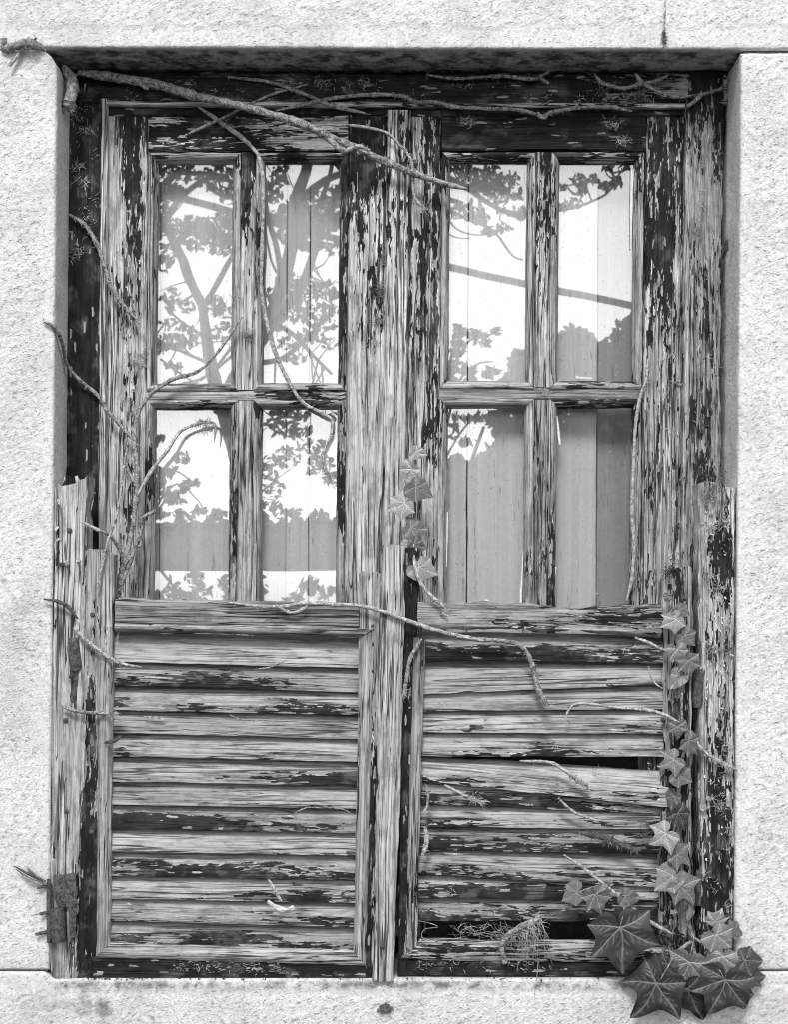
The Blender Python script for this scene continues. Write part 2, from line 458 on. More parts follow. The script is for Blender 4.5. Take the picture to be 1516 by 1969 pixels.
def stone_block(parent, name, corners, depth=0.30, y0=0.0, margins=(0, 0, 0, 0), amp=0.0022, rad=0.006, seed=1, step=0.0042, reshape=None, stain_shade=None, view=True, mat='stone'):
    """corners: x/z of bottom-left, bottom-right, top-right, top-left in metres; margins: smooth drafted border l,r,b,t"""
    (x0, z0), (x1, z1), (x2, z2), (x3, z3) = corners
    wid = x1 - x0; hei = z3 - z0
    if view:
        us = (grid_axis(x0, x1, -0.80, 0.80, step) - x0) / wid
        vv = (grid_axis(z0, z3, 0.60, 2.70, step) - z0) / hei
    else:
        us = np.linspace(0, 1, max(6, int(wid / 0.06))); vv = np.linspace(0, 1, max(6, int(hei / 0.06)))
    # extra rows for the rounded arris
    def arris(a, l):
        e = np.array([0.0008, 0.002, 0.004]) / l
        return np.unique(np.round(np.concatenate([a, e, 1 - e]), 6))
    us = arris(us, wid); vv = arris(vv, hei)
    Ug, Vg = np.meshgrid(us, vv, indexing='ij')
    X = (x0 * (1 - Ug) + x1 * Ug) * (1 - Vg) + (x3 * (1 - Ug) + x2 * Ug) * Vg
    Z = (z0 * (1 - Ug) + z1 * Ug) * (1 - Vg) + (z3 * (1 - Ug) + z2 * Ug) * Vg
    dl, dr, db, dt = Ug * wid, (1 - Ug) * wid, Vg * hei, (1 - Vg) * hei
    rough = np.ones_like(X)
    for d_, m_ in zip((dl, dr, db, dt), margins):
        if m_ > 0: rough *= np.clip((d_ - m_ + (fbm(X * 40, Z * 40, seed + 4, 2) - .5) * 0.02) / 0.012, 0.12, 1)
    e = np.minimum(np.minimum(dl, dr), np.minimum(db, dt))
    e = np.maximum(0, e + (fbm(X * 60, Z * 60, seed + 1, 3) - .5) * 0.003 * (e > 1e-6))
    tt = np.clip(1 - e / rad, 0, 1)
    Y = y0 + rad * (1 - np.sqrt(np.maximum(0, 1 - tt * tt)))
    # hammered relief: short slanting strokes
    c, s = math.cos(0.5), math.sin(0.5)
    XX, ZZ = c * X + s * Z, -s * X + c * Z
    rel = (fbm(XX * 80, ZZ * 120, seed + 6, 3) - .5) * 1.6 + (fbm(X * 190, Z * 190, seed + 9, 2) - .5) * 0.8
    Y = Y + rel * amp * .7 * rough * (1 - tt) + (fbm(X * 3, Z * 3, seed + 11, 2) - .5) * 0.004 * (1 - tt)
    st = np.zeros_like(X)
    if stain_shade is not None: st = stain_shade(X, Z)
    if reshape is not None: X, Y, Z = reshape(X, Y, Z, Ug, Vg)
    nu, nv = X.shape
    V = list(np.stack([X, Y, Z], -1).reshape(-1, 3)); ro = list(rough.ravel()); sn = list(st.ravel())
    F = []
    idx = lambda i, j: i * nv + j
    for i in range(nu - 1):
        for j in range(nv - 1): F.append((idx(i, j), idx(i + 1, j), idx(i + 1, j + 1), idx(i, j + 1)))
    # sides going back
    ring = [idx(i, 0) for i in range(nu)] + [idx(nu - 1, j) for j in range(1, nv)] + [idx(i, nv - 1) for i in range(nu - 2, -1, -1)] + [idx(0, j) for j in range(nv - 2, 0, -1)]
    prev = ring
    yb = [0.02, 0.05, 0.085, 0.12, depth] if view else [depth]
    cx, cz = (x0 + x1) / 2, (z0 + z3) / 2
    for q in yb:
        cur = []
        for a in ring:
            v = V[a]
            wob = (float(vnoise(v[0] * 30 + v[2] * 37, q * 60, seed + 21)) - .5) * 0.003 * (1 if q < depth else 0)
            dxn = np.array((v[0] - cx, 0, v[2] - cz)); dxn /= np.linalg.norm(dxn) + 1e-9
            cur.append(len(V)); V.append(np.array((v[0], y0 + q, v[2])) + dxn * wob); ro.append(0.35); sn.append(max(sn[a], 0.9 * (name == 'lintel' and q > .01 and dxn[2] < -.15)))  # lintel underside coloured darker, painting in the shade of the soffit
        m_ = len(ring)
        for k in range(m_):
            k2 = (k + 1) % m_; F.append((prev[k2], prev[k], cur[k], cur[k2]))
        prev = cur
    F.append(tuple(reversed(prev)))
    me = mesh(name, V, F, True, 50, dict(rough=ro, stain_shade=sn))
    return link(name, me, mat, parent)

wall = thing('stone_wall', 'pale hammered stone wall framing the old window', 'wall', (0, 0, 0))
zp = lambda py: ZC - (py - YC) / 1000.0
xp = lambda px: (px - XC) / 1000.0
LXT, LXB, RXT, RXB = xp(110), xp(94), xp(1426), xp(1413)
OUT = 1.16
ZT = zp(91); ZB = zp(1868); ZLT = ZT + 0.46; ZSB = ZB - 0.30

def corner_chip(X, Y, Z, U, V):               # the rounded, broken upper corner of the left jamb stone
    r = 0.045
    dx = (X - (LXT - r)) / r; dz = (Z - (ZT - 0.004 - r)) / r
    f = (dx > 0) & (dz > 0)
    rr = np.sqrt(dx * dx + dz * dz)
    k = np.where(f & (rr > 1), 1 / np.maximum(rr, 1e-6), 1.0)
    X = np.where(f, (LXT - r) + dx * r * k, X); Z = np.where(f, (ZT - 0.004 - r) + dz * r * k, Z)
    return X, Y, Z
def stain_dark_jamb_l(X, Z):
    return 0.65 * np.exp(-((X - LXT) / 0.03) ** 2 - ((Z - ZT) / 0.05) ** 2) + 0.25 * np.exp(-((Z - zp(1200)) / 0.10) ** 2 - ((X - xp(45)) / 0.03) ** 2)  # darker at the upper inner corner, mottled stain lower down
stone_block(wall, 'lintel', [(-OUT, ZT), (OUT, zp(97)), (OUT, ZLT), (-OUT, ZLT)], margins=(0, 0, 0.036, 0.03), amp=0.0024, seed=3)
stone_block(wall, 'jamb_stone', [(-OUT, ZB + .003), (LXB, ZB + .003), (LXT, ZT - .005), (-OUT, ZT - .005)], margins=(0.03, 0.016, 0, 0), seed=5, reshape=corner_chip, stain_shade=stain_dark_jamb_l, amp=0.0020)
stone_block(wall, 'jamb_stone', [(RXB, ZB + .003), (OUT, ZB + .003), (OUT, zp(97) - .005), (RXT, zp(97) - .005)], margins=(0.022, 0.03, 0, 0), seed=8, amp=0.0024)
def sill_shape(X, Y, Z, U, V):                # worn top edge under the shutters, and the old dowel hole
    f = np.clip((X - LXB + 0.01) / 0.02, 0, 1) * np.clip((RXB + 0.01 - X) / 0.02, 0, 1)
    Z = Z - f * V * 0.014
    hx, hz = xp(741), zp(1945)
    d = np.sqrt(((X - hx) / 0.013) ** 2 + ((Z - hz) / 0.014) ** 2) + 0.35 * (fbm(X * 120, Z * 120, 4, 2) - .5)
    Y = Y + np.clip((1.05 - d) / 0.18, 0, 1) * 0.035
    return X, Y, Z
def stain_dark_sill(X, Z):
    s = (0.75 * np.exp(-((X - xp(195)) / 0.05) ** 2 - ((Z - zp(1918)) / 0.03) ** 2) + 0.4 * np.exp(-((X - xp(110)) / 0.05) ** 2 - ((Z - zp(1930)) / 0.03) ** 2)) * np.clip((fbm(X * 45, Z * 60, 3, 3) - .38) * 4, 0, 1)
    hx, hz = xp(741), zp(1945)
    s = s + 0.9 * (np.sqrt(((X - hx) / 0.012) ** 2 + ((Z - hz) / 0.013) ** 2) < 0.9)  # darkens the inside of the hole
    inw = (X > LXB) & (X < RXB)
    return np.clip(s + 0.8 * inw * np.exp(-((Z - zp(1880)) / 0.010) ** 2), 0, 1)  # plus a dark line along the top edge between the jambs
stone_block(wall, 'sill_stone', [(-OUT, ZSB), (OUT, ZSB), (OUT, ZB), (-OUT, ZB)], margins=(0, 0, 0.0, 0.03), amp=0.0016, seed=12, reshape=sill_shape, stain_shade=stain_dark_sill)
# the rest of the facade, out of the picture
J = 0.006
rows = [(0.0, 0.32), (0.32, ZSB), (ZSB, ZB), (ZB, zp(1000)), (zp(1000), zp(95)), (zp(95), ZLT), (ZLT, ZLT + 0.45), (ZLT + 0.45, ZLT + 0.9)]
for ri, (za, zb) in enumerate(rows):
    xs_ = [-3.6, -2.5 + 0.25 * (ri % 2), -1.75 + 0.2 * (ri % 3), -OUT]
    if ri < 2 or ri > 5: xs_ = [-3.6, -2.7 + 0.2 * (ri % 2), -1.7 + 0.25 * (ri % 2), -0.75 + 0.2 * (ri % 2), 0.15 + 0.2 * (ri % 2), 1.1 + 0.15 * (ri % 2), 2.2 + 0.2 * (ri % 2), 3.6]
    segs = list(zip(xs_[:-1], xs_[1:]))
    if not (ri < 2 or ri > 5): segs += [(-b, -a) for a, b in segs]
    for (a, b) in segs:
        stone_block(wall, 'wall_stone', [(a + J / 2, za + J / 2), (b - J / 2, za + J / 2), (b - J / 2, zb - J / 2), (a + J / 2, zb - J / 2)], seed=rng.randrange(9999), view=False, depth=0.29)
def box_mesh(name, x0, x1, y0, y1, z0, z1):
    V = [(x, y, z) for x in (x0, x1) for y in (y0, y1) for z in (z0, z1)]
    F = [(0, 1, 3, 2), (4, 6, 7, 5), (0, 4, 5, 1), (2, 3, 7, 6), (0, 2, 6, 4), (1, 5, 7, 3)]
    return mesh(name, V, F, False)
link('light_stop_core', box_mesh('light_stop_core', -3.6, 3.6, 0.302, 0.5, 0.0, ZLT + 0.9), 'mortar', wall)  # unseen closed slab added behind wall and window to stop sky light leaking in
# mortar set back in the joints round the window
for (a, b, c, d) in ((-3.58, LXT - 0.05, zp(101), zp(83)), (RXT + 0.006, 3.58, zp(107), zp(88)), (-3.58, LXB - 0.004, ZB - 0.012, ZB + 0.015), (RXB + 0.004, 3.58, ZB - 0.012, ZB + 0.015)):
    link('mortar_bed', box_mesh('mortar_bed', a, b, 0.0085, 0.28, c, d), 'mortar', wall)

# ground
gm = mesh('ground', [(-300, -300, 0), (300, -300, 0), (300, 300, 0), (-300, 300, 0)], [(0, 1, 2, 3)], False)
tag(link('ground', gm, 'ground_gravel'), kind='structure')

# ------------------------------------------------------------------ fixed window frame
SH = 0.0105
def S(px, py): return (px - (py - 310) * SH, py)
YF, YS = 0.118, 0.134           # frame face, sash face
fr = thing('window_frame', 'dark peeling wooden frame fixed in the stone opening around both casements', 'window frame', P(758, 1880, YF))
board(fr, 'frame_head', (122, 170), (1400, 172), 62, YF, 0.10, paint=[.9, .93, .88, .95, .85, .7, .55], warp=.002)
board(fr, 'head_bead', (205, 199), (1318, 203), 9, YF - 0.004, 0.03, paint=[.05, .2, .4, .5, .5, .45, .35, .2], r=.002, tone=1.4)
board(fr, 'head_rebate', (205, 212), (1318, 214), 22, YF + .012, 0.05, paint=1.3)
board(fr, 'frame_jamb', (166, 139), (148, 1890), (76, 82), YF, 0.10, paint=[1.05, 1.0, 1.02, .95, .9, .9, .9], paintv=[0, .1, .1, .1, -.15], warp=.002)
board(fr, 'jamb_bead', (200, 190), (190, 1890), 12, YF - 0.005, 0.04, paint=[.1, .05, .1, .25, .5, .5], r=.002, tone=1.35)
board(fr, 'frame_jamb', (1358, 139), (1343, 1890), (72, 74), YF, 0.10, paint=[.75, .42, .42, .40, .45, .45, .4, .45], warp=.005, edge=.004, tone=.85)
board(fr, 'jamb_bead', (1324, 195), (1312, 1890), 11, YF - 0.005, 0.04, paint=[.6, .2, .3, .35, .4, .4], r=.002, edge=.002)

# ------------------------------------------------------------------ casement sashes
def bead_prof(w):
    # outer side high, rounding down to the glass on the +v side
    w = w * sc(YS)
    pts = [(-.5, -.024), (-.5, .0015), (-.38, .003), (-.2, .0035), (0, .002), (.18, -.002), (.33, -.008), (.45, -.014), (.5, -.018), (.5, -.024)]
    return pts
def sash(label, x0, x1, panes, stiles, paints, strip=None):
    t = thing('window_sash', label, 'window', P((x0 + x1) / 2, 1880, YS))
    (a, b), (c, d) = stiles
    for (q0, q1), pn in zip(stiles, paints['stile']):
        m_ = (q0 + q1) / 2
        board(t, 'stile', S(m_, 208), S(m_, 1890), q1 - q0, YS, 0.045, **pn)
    board(t, 'top_rail', (b + .6, 250), (c - .6, 251), 78, YS + .001, 0.045, **paints['rail'])
    ya, yb, yc_, yd = panes['y']
    (p0, p1), (p2, p3) = panes['x']
    hb = 17
    # horizontal glazing bar, vertical bars, dark backing
    def xr(v, py): return v - (py - 310) * SH
    yh = (yb + yc_) / 2; hw = (yc_ - yb) - 2 * hb + 3
    board(t, 'crossbar', (xr(b, yh), yh), (xr(c, yh), yh + 1), hw, YS + .001, 0.03, **paints['cross'])
    mx = (p1 + p2) / 2; mw = (p2 - p1) - 2 * hb + 2
    board(t, 'muntin', S(mx, ya - 18), S(mx, yb + hb - 2), mw, YS + .0006, 0.03, **paints['mun'][0])
    board(t, 'muntin', S(mx, yc_ - hb + 2), S(mx, 1230), mw, YS + .0006, 0.03, **paints['mun'][1])
    board(t, 'dark_backing', (xr(b, 1540) - 5, 1545), (xr(c, 1540) + 5, 1545), 650, YS + .006, 0.03, paint=1.3, mat='dark_paint')  # dark sheet added behind the shutters to keep the slat gaps black
    for (ia, ib) in ((p0, p1), (p2, p3)):
        for (ja, jb, k) in ((ya, yb, 0), (yc_, 1245, 1)):
            A, B, C, Dd = S(ia, ja), S(ib, ja), S(ib, jb), S(ia, jb)
            # pane: a thin sheet with real thickness
            q = [P(*S(ia - 6, jb + 6), GY), P(*S(ib + 6, jb + 6), GY), P(*S(ib + 6, ja - 6), GY), P(*S(ia - 6, ja - 6), GY)]
            c0 = sum(q, Vector()) / 4
            V = [v - c0 for v in q] + [v - c0 + Vector((0, .003, 0)) for v in q]
            F = [(0, 1, 2, 3), (7, 6, 5, 4), (0, 4, 5, 1), (1, 5, 6, 2), (2, 6, 7, 3), (3, 7, 4, 0)]
            link('pane', mesh('pane', V, F, False), 'old_glass', t, Matrix.Translation(c0))
            h = hb / 2
            pb = paints['bead']
            kw = dict(prof=bead_prof(hb), edge=.0009, warp=.0008, t=.024, dx=.006)
            def pv(): return [max(-.1, pb + rng.uniform(-.3, .35)) for _ in range(4)]
            # directions chosen so that the +v side always faces the glass
            board(t, 'glazing_bead', (B[0] + h, ja - h), (A[0] - h, ja - h), hb, YS, paint=pv(), mitre=(1, -1), **kw)
            board(t, 'glazing_bead', (Dd[0] - h, jb + h), (C[0] + h, jb + h), hb, YS, paint=pv(), mitre=(1, -1), **kw)
            board(t, 'glazing_bead', (A[0] - h, ja - h), (Dd[0] - h, jb + h), hb, YS, paint=pv(), mitre=(1, -1), **kw)
            board(t, 'glazing_bead', (C[0] + h, jb + h), (B[0] + h, ja - h), hb, YS, paint=pv(), mitre=(1, -1), **kw)
    if strip:
        board(t, 'cover_strip', S(strip[0], 212), S(strip[0], 1300), strip[1], YS - .010, 0.02, **strip[2])
    return t
PY = (311, 735, 786, 1245)
sash('left casement with four panes reflecting a dark branching tree', 205, 745, dict(x=((303, 446), (509, 653)), y=PY), ((206, 285), (670, 744)),
     dict(stile=[dict(paint=[.55, .44, .34, .30, .36, .46, .52, .48], paintv=[-.30, -.15, .14, .12, -.05], tone=[1.45, 1.25, 1.1, 1]), dict(paint=[.78, .42, .28, .12, .03, .10, .20, .3], paintv=[.1, .1, 0, -.1], tone=[1.5, 1.25, 1.1, 1.05, 1.0])],  # tones raised towards the top: wood brightened in colour to offset shade there
          rail=dict(paint=[.48, .50, .45, .40], tone=1.6), cross=dict(paint=[.3, .2, .45, .6]), mun=[dict(paint=[.8, .52, .25, .1, .15], tone=1.2), dict(paint=[.2, .3, .1, .3])], bead=.34),
     strip=(766, 46, dict(paint=[.36, .38, .15, .06, .05, .1, .1], tone=[1.5, 1.3, 1.1, 1.1])))
PY2 = (311, 730, 784, 1245)
rsash = sash('right casement with four panes reflecting leafy twigs and a cable', 792, 1320, dict(x=((868, 1016), (1079, 1222)), y=PY2), ((791, 850), (1243, 1318)),
     dict(stile=[dict(paint=[.52, .50, .42, .26, .34, .46, .54, .58], paintv=[-.05, .0, .05, .1], tone=[1.4, 1.2, 1.1, 1]), dict(paint=[.60, .54, .36, .34, .36, .38, .40, .5], warp=.003, edge=.0025, tone=[1.3, 1.1, 1, 1])],  # upper ends toned brighter, making up in colour for the shade
          rail=dict(paint=[.95, 1.0, .98, .85]), cross=dict(paint=[.35, .25, .5, .45], tone=.75), mun=[dict(paint=[.58, .52, .3, .1, .25], tone=1.15), dict(paint=[.15, .4, .35, .3], tone=.7)], bead=.34))

for (a_, b_, w_) in (((1217, 325), (1214, 420), (7, 5)), ((1214, 420), (1213, 480), (5, 2)), ((1011, 330), (1009, 372), (3, 2)), ((860, 395), (868, 420), (5, 2)), ((1108, 727), (1140, 729), (5, 3)), ((1007, 1060), (1002, 1160), (2, 5)), ((1072, 800), (1078, 855), (2, 5)), ((861, 985), (859, 1090), (4, 2)), ((1070, 1090), (1066, 1120), (4, 2))):
    board(rsash, 'putty', a_, b_, w_, GY - .004, .003, mat='putty', edge=.0012, r=.0008, dx=.005)   # what is left of the glazing putty
# ------------------------------------------------------------------ boards behind the glass
YP = 0.190
def inner(label, edges, tones, deep=()):
    t = thing('inner_shutter', label, 'inner shutter', P((edges[0] + edges[-1]) / 2, 1800, YP))
    for i in range(len(edges) - 1):
        a, b = edges[i] + (.9 if edges[i] == 903 else .45), edges[i + 1] - (.9 if edges[i + 1] == 903 else .45)
        yy = YP + (0.016 if i in deep else 0) + rng.uniform(0, .0012)
        board(t, 'plank', ((a + b) / 2, 150), ((a + b) / 2 - 8, 1800), b - a, yy, .018, tone=tones[i], mat='inner_plank', warp=.0008, edge=.0004, dx=.03, r=.0015)
inner('grey painted board shutter behind the panes of the left casement', [215, 310, 450, 554, 598, 690, 760], [.74, .78, .75, .77, .76, .75])
inner('grey painted board shutter with darker end plank behind the right casement', [764, 903, 1040, 1152, 1310], [.84, .86, .86, .46], deep=(3,))

# ------------------------------------------------------------------ shutter posts (the outer frame low in the opening)
YPO = 0.006
po = thing('shutter_post', 'bleached cracked post with splintered top at the left stone edge', 'post', P(122, 1885, YPO))
board(po, 'post', (136, 921), (122, 1886), (66, 54), YPO, .06, paint=[.12, .06, .12, .08, .1, .2, .3, .35], paintv=[.25, -.05, -.05, .2], tone=1.05, rag=(.05, .006), edge=.003, warp=.003)
po2 = thing('shutter_post', 'mottled post with dark paint patches and lichen at the right stone edge', 'post', P(1380, 1850, YPO))
board(po2, 'post', (1379, 934), (1377, 1850), (70, 64), YPO, .06, paint=[.22, .42, .46, .40, .44, .52, .66, .66], paintv=[-.22, .1, .12, -.12], tone=1.2, rag=(.05, .01), edge=.003, warp=.004)
board(po2, 'edge_strip', (1413, 950), (1409, 1850), 7, YPO + .004, .05, paint=[.4, .6, .5, .6], tone=.6)

# ------------------------------------------------------------------ louvred shutters
YL = 0.010
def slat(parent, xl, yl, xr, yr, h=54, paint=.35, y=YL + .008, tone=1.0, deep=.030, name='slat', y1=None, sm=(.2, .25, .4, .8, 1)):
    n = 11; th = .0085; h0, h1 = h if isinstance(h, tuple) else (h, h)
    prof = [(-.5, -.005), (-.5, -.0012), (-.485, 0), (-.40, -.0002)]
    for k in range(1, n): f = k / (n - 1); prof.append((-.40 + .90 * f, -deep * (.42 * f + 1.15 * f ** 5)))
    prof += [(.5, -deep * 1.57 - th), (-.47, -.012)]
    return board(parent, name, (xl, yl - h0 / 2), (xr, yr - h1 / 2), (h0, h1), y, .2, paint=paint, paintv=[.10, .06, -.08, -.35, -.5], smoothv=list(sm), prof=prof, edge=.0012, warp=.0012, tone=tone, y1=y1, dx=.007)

ls = thing('louvred_shutter', 'left louvred shutter with evenly spaced bleached slats and a rusty hinge', 'shutter', P(440, 1880, YL))
board(ls, 'stile', (186, 1058), (176, 1880), (66, 66), YL - .001, .04, paint=[.25, .3, .4, .42, .45, .45, .5], paintv=[-.15, .1, .2, .0, -.3], rag=(.03, .003), edge=.002, tone=.98)
board(ls, 'stile', (712, 1095), (704, 1880), (42, 40), YL, .04, paint=[.12, .3, .6, .6, .7], rag=(.05, 0))
board(ls, 'top_rail', (221, 1179), (690, 1189), 58, YL - .003, .05, paint=[.25, .18, .2, .2], tone=.62, warp=.004, edge=.004)
board(ls, 'bottom_rail', (158, 1858), (703, 1871), 44, YL - .0015, .04, paint=[.9, .95, .9, .95])
BP = [(-.5, -.02), (-.5, .001), (-.35, .004), (-.1, .006), (.1, .005), (.25, .002), (.4, -.004), (.5, -.010), (.5, -.02)]
kwm = dict(prof=BP, t=.02, edge=.0012, warp=.0012)
board(ls, 'moulding', (706, 1217), (221, 1207), 18, YL - .004, paint=[.1, .15, .2], tone=.7, mitre=(1.4, 0), **kwm)
board(ls, 'moulding', (691, 1842), (705, 1217), 26, YL - .002, paint=[.2, .2, .15, .3], tone=.9, mitre=(1, -1), **kwm)
board(ls, 'moulding', (197, 1827), (691, 1842), 27, YL - .002, paint=[.2, .3, .25], mitre=(1, -1), **kwm)
board(ls, 'moulding', (206, 1205), (197, 1827), 25, YL - .002, paint=[.2, .25, .2, .3], mitre=(0, -1), **kwm)
LS = [(1273, 1285), (1318, 1332), (1367, 1376), (1410, 1422), (1455, 1465), (1503, 1511), (1546, 1555), (1593, 1602), (1638, 1645), (1684, 1692), (1728, 1737), (1770, 1782), (1815, 1829)]
LP = [[.02, .0, .05], [.3, .5, .25], [.55, .3, .45], [.1, .15, .25], [.3, .15, .2], [.15, .2, .5], [.3, .25, .15], [.66, .60, .45], [.05, .2, .2], [.35, .66, .58], [.1, .3, .45], [.3, .4, .3], [.35, .45, .5]]
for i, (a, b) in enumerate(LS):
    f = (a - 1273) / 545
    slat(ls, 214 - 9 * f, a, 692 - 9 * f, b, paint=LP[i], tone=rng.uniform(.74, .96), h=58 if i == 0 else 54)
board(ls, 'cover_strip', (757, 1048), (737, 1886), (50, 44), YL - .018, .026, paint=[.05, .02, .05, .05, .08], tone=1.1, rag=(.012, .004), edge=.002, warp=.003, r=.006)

rs = thing('louvred_shutter', 'right louvred shutter with warped slats hanging crooked and a gap above its foot', 'shutter', P(1040, 1880, YL))
board(rs, 'stile', (791, 1055), (776, 1875), (34, 22), YL + .002, .04, paint=[.8, .7, .85, .8, .8], edge=.002, rag=(.03, 0))
board(rs, 'stile', (1303, 1088), (1298, 1800), (58, 62), YL + .002, .045, paint=[.35, .45, .5, .55, .5, .45], paintv=[-.1, .15, .1, -.2], edge=.004, warp=.004, rag=(.05, .05), tone=.85)
board(rs, 'moulding', (790, 1826), (806, 1225), 26, YL - .001, paint=[.3, .15, .2, .3], tone=.85, mitre=(1, 0), **kwm)
board(rs, 'top_rail', (803, 1183), (1276, 1193), (48, 62), YL - .004, .05, paint=[.3, .45, .5, .42], tone=.85, warp=.006, edge=.006, r=.007, rag=(.004, .012))
board(rs, 'bottom_rail', (780, 1860), (1290, 1862), 32, YL + .001, .04, paint=[.9, .95, .95, .9])
board(rs, 'moulding', (790, 1826), (1285, 1830), 38, YL - .001, paint=[.35, .45, .4, .5], mitre=(1, 0), tone=1.1, **kwm)
RS = [(1268, 1277), (1336, 1316), (1369, 1364), (1408, 1410), (1454, 1456), (1502, 1553), (1545, 1566), (1591, 1595), (1636, 1641), (1681, 1707), (1726, 1733), (1770, 1774)]
RP = [[.62, .66, .60], [.0, .1, .15], [.2, .2, .15], [.2, .2, .2], [.3, .38, .25], [.40, .36, .32], [.55, .45, .40], [.45, .25, .3], [.66, .58, .55], [.42, .38, .36], [.35, .42, .32], [.62, .56, .5]]
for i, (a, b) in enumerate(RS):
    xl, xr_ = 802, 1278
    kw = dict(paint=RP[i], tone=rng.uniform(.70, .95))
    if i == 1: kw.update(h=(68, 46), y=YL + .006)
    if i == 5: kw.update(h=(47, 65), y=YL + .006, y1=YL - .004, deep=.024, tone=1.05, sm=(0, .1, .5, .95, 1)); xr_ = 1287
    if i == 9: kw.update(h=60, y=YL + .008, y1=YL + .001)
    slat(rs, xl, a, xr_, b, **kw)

# ------------------------------------------------------------------ ironwork
def cyl_part(parent, name, a, b, r, y, mat='rust', sides=14, seed=0, ya=None):
    path = [np.array(P(a[0], a[1], y)) * (1 - s) + np.array(P(b[0], b[1], y if ya is None else ya)) * s for s in np.linspace(0, 1, 9)]
    rr = np.full(9, r); rr[0] *= .82; rr[-1] *= .82
    V, F = tube_geo(path, rr, sides, seed, .05)
    return link(name, mesh(name, V, F, True, 50), mat, parent)
def plate(parent, name, pts, y, t, mat='rust', seed=0):
    """a forged plate: outline in mm on the face, given thickness, edges uneven"""
    out = []
    for i, (x, yy) in enumerate(pts):
        x2, y2 = pts[(i + 1) % len(pts)]
        n = max(2, int(math.hypot(x2 - x, y2 - yy) / 6))
        for k in range(n):
            s = k / n; out.append((x + (x2 - x) * s + rng.uniform(-.8, .8), yy + (y2 - yy) * s + rng.uniform(-.8, .8)))
    c = np.mean(out, axis=0); V = []; F = []; n = len(out)
    for inset, dy in ((1, t), (1, 0.0012), (.93, 0)):
        for (x, yy) in out: V.append(P(c[0] + (x - c[0]) * inset, c[1] + (yy - c[1]) * inset, y + dy + rng.uniform(-.0004, .0004)))
    for r_ in range(2):
        for k in range(n): F.append((r_ * n + k, r_ * n + (k + 1) % n, (r_ + 1) * n + (k + 1) % n, (r_ + 1) * n + k))
    F.append(tuple(range(2 * n, 3 * n))); F.append(tuple(reversed(range(n))))
    return link(name, mesh(name, V, F, True, 40), mat, parent)
h = plate(ls, 'hinge', [(103, 1682), (147, 1678), (148, 1742), (146, 1800), (134, 1812), (132, 1744), (112, 1744), (104, 1720)], -.004, .012)
cyl_part(h, 'hinge_barrel', (110, 1746), (113, 1810), .014, -.008, seed=4)
cyl_part(h, 'hinge_pin', (94, 1690), (95, 1812), .005, -.006, seed=5, sides=8)
for k, (x, yy) in enumerate(((72, 1706), (76, 1757), (68, 1796))):
    cyl_part(h, 'nail', (x, yy), (x + 26, yy - 6), .0032, -.012, sides=7, seed=k, ya=-.002)
hb_ = cyl_part(ls, 'hinge_barrel', (142, 1226), (147, 1290), .0125, YPO + .004, seed=9)
cyl_part(ls, 'hinge_barrel', (146, 1292), (141, 1350), .0085, YPO + .006, seed=10)
cyl_part(rs, 'hinge_barrel', (1349, 1226), (1351, 1290), .009, YPO + .012, seed=11)
cyl_part(rs, 'hinge_barrel', (1345, 1285), (1342, 1360), .0105, YPO + .004, seed=12)
cyl_part(rs, 'hinge_barrel', (1347, 1672), (1344, 1740), .009, YPO + .008, seed=13)
def nail_head(parent, px, py, y, r=.0048):
    V, F = [], []; n = 10
    for k, (rr, dy) in enumerate(((1.05, .002), (1.0, -.0006), (.6, -.0016))):
        for q in range(n):
            a = q * 2 * math.pi / n; p = P(px, py, y + dy); V.append((p.x + math.cos(a) * r * rr, p.y, p.z + math.sin(a) * r * rr))
    for k in range(2):
        for q in range(n): F.append((k * n + q, k * n + (q + 1) % n, (k + 1) * n + (q + 1) % n, (k + 1) * n + q))
    F.append(tuple(range(2 * n, 3 * n)))
    link('nail', mesh('nail', V, F, True, 60), 'rust', parent)
for (o, x, yy) in ((po, 134, 1020), (po, 126, 1385), (po, 128, 1560), (po2, 1387, 1006), (po2, 1382, 1384), (po2, 1380, 1640), (ls, 178, 1182), (ls, 176, 1600), (rs, 1276, 1384)):
    nail_head(o, x, yy, YPO - .001 if o in (po, po2) else YL - .002)
nail_head(ls, 716, 1203, YL - .003, .003); nail_head(ls, 716, 1290, YL - .003, .003); nail_head(ls, 735, 1820, YL - .020, .004)

# curling flakes of paint
def flake(parent, px, py, y, w, l, ang, mat='dark_paint', curl=2.2, out=.008):
    m_ = Matrix.Translation(P(px, py, y)) @ Matrix.Rotation(ang, 4, 'Y')
    V, F = [], []; n = 8; cols = 4
    for i in range(n):
        s = i / (n - 1); th = s * curl; R_ = l / curl
        for k in range(cols):
            q = (k / (cols - 1) - .5) * w * (1 - .5 * s + .25 * math.sin(5 * s + k))
            V.append((q, -R_ * (1 - math.cos(th)) - .0005, -R_ * math.sin(th)))
    o_ = len(V)
    V += [(a, b + .0006, c) for a, b, c in V]
    for i in range(n - 1):
        for k in range(cols - 1):
            a = i * cols + k; F.append((a, a + 1, a + cols + 1, a + cols)); F.append((o_ + a, o_ + a + cols, o_ + a + cols + 1, o_ + a + 1))
    return link('paint_flake', mesh('paint_flake', V, F, True, 60), mat, parent, m_)
for (x, yy, w_, l_, a_, mt) in ((111, 1012, .006, .024, .3, 'bark_pale'), (115, 1036, .005, .016, .9, 'bark_pale'), (127, 1078, .008, .026, -.5, 'bark_pale'), (152, 1076, .009, .012, .2, 'bark_pale'), (120, 1082, .014, .016, .1, 'dark_paint'),
                                (112, 960, .005, .03, -.3, 'bark_pale'), (140, 1290, .008, .03, .2, 'dark_paint'), (134, 1300, .004, .022, -.2, 'bark_pale')):
    flake(po, x, yy, YPO - .002, w_, l_, a_, mt)
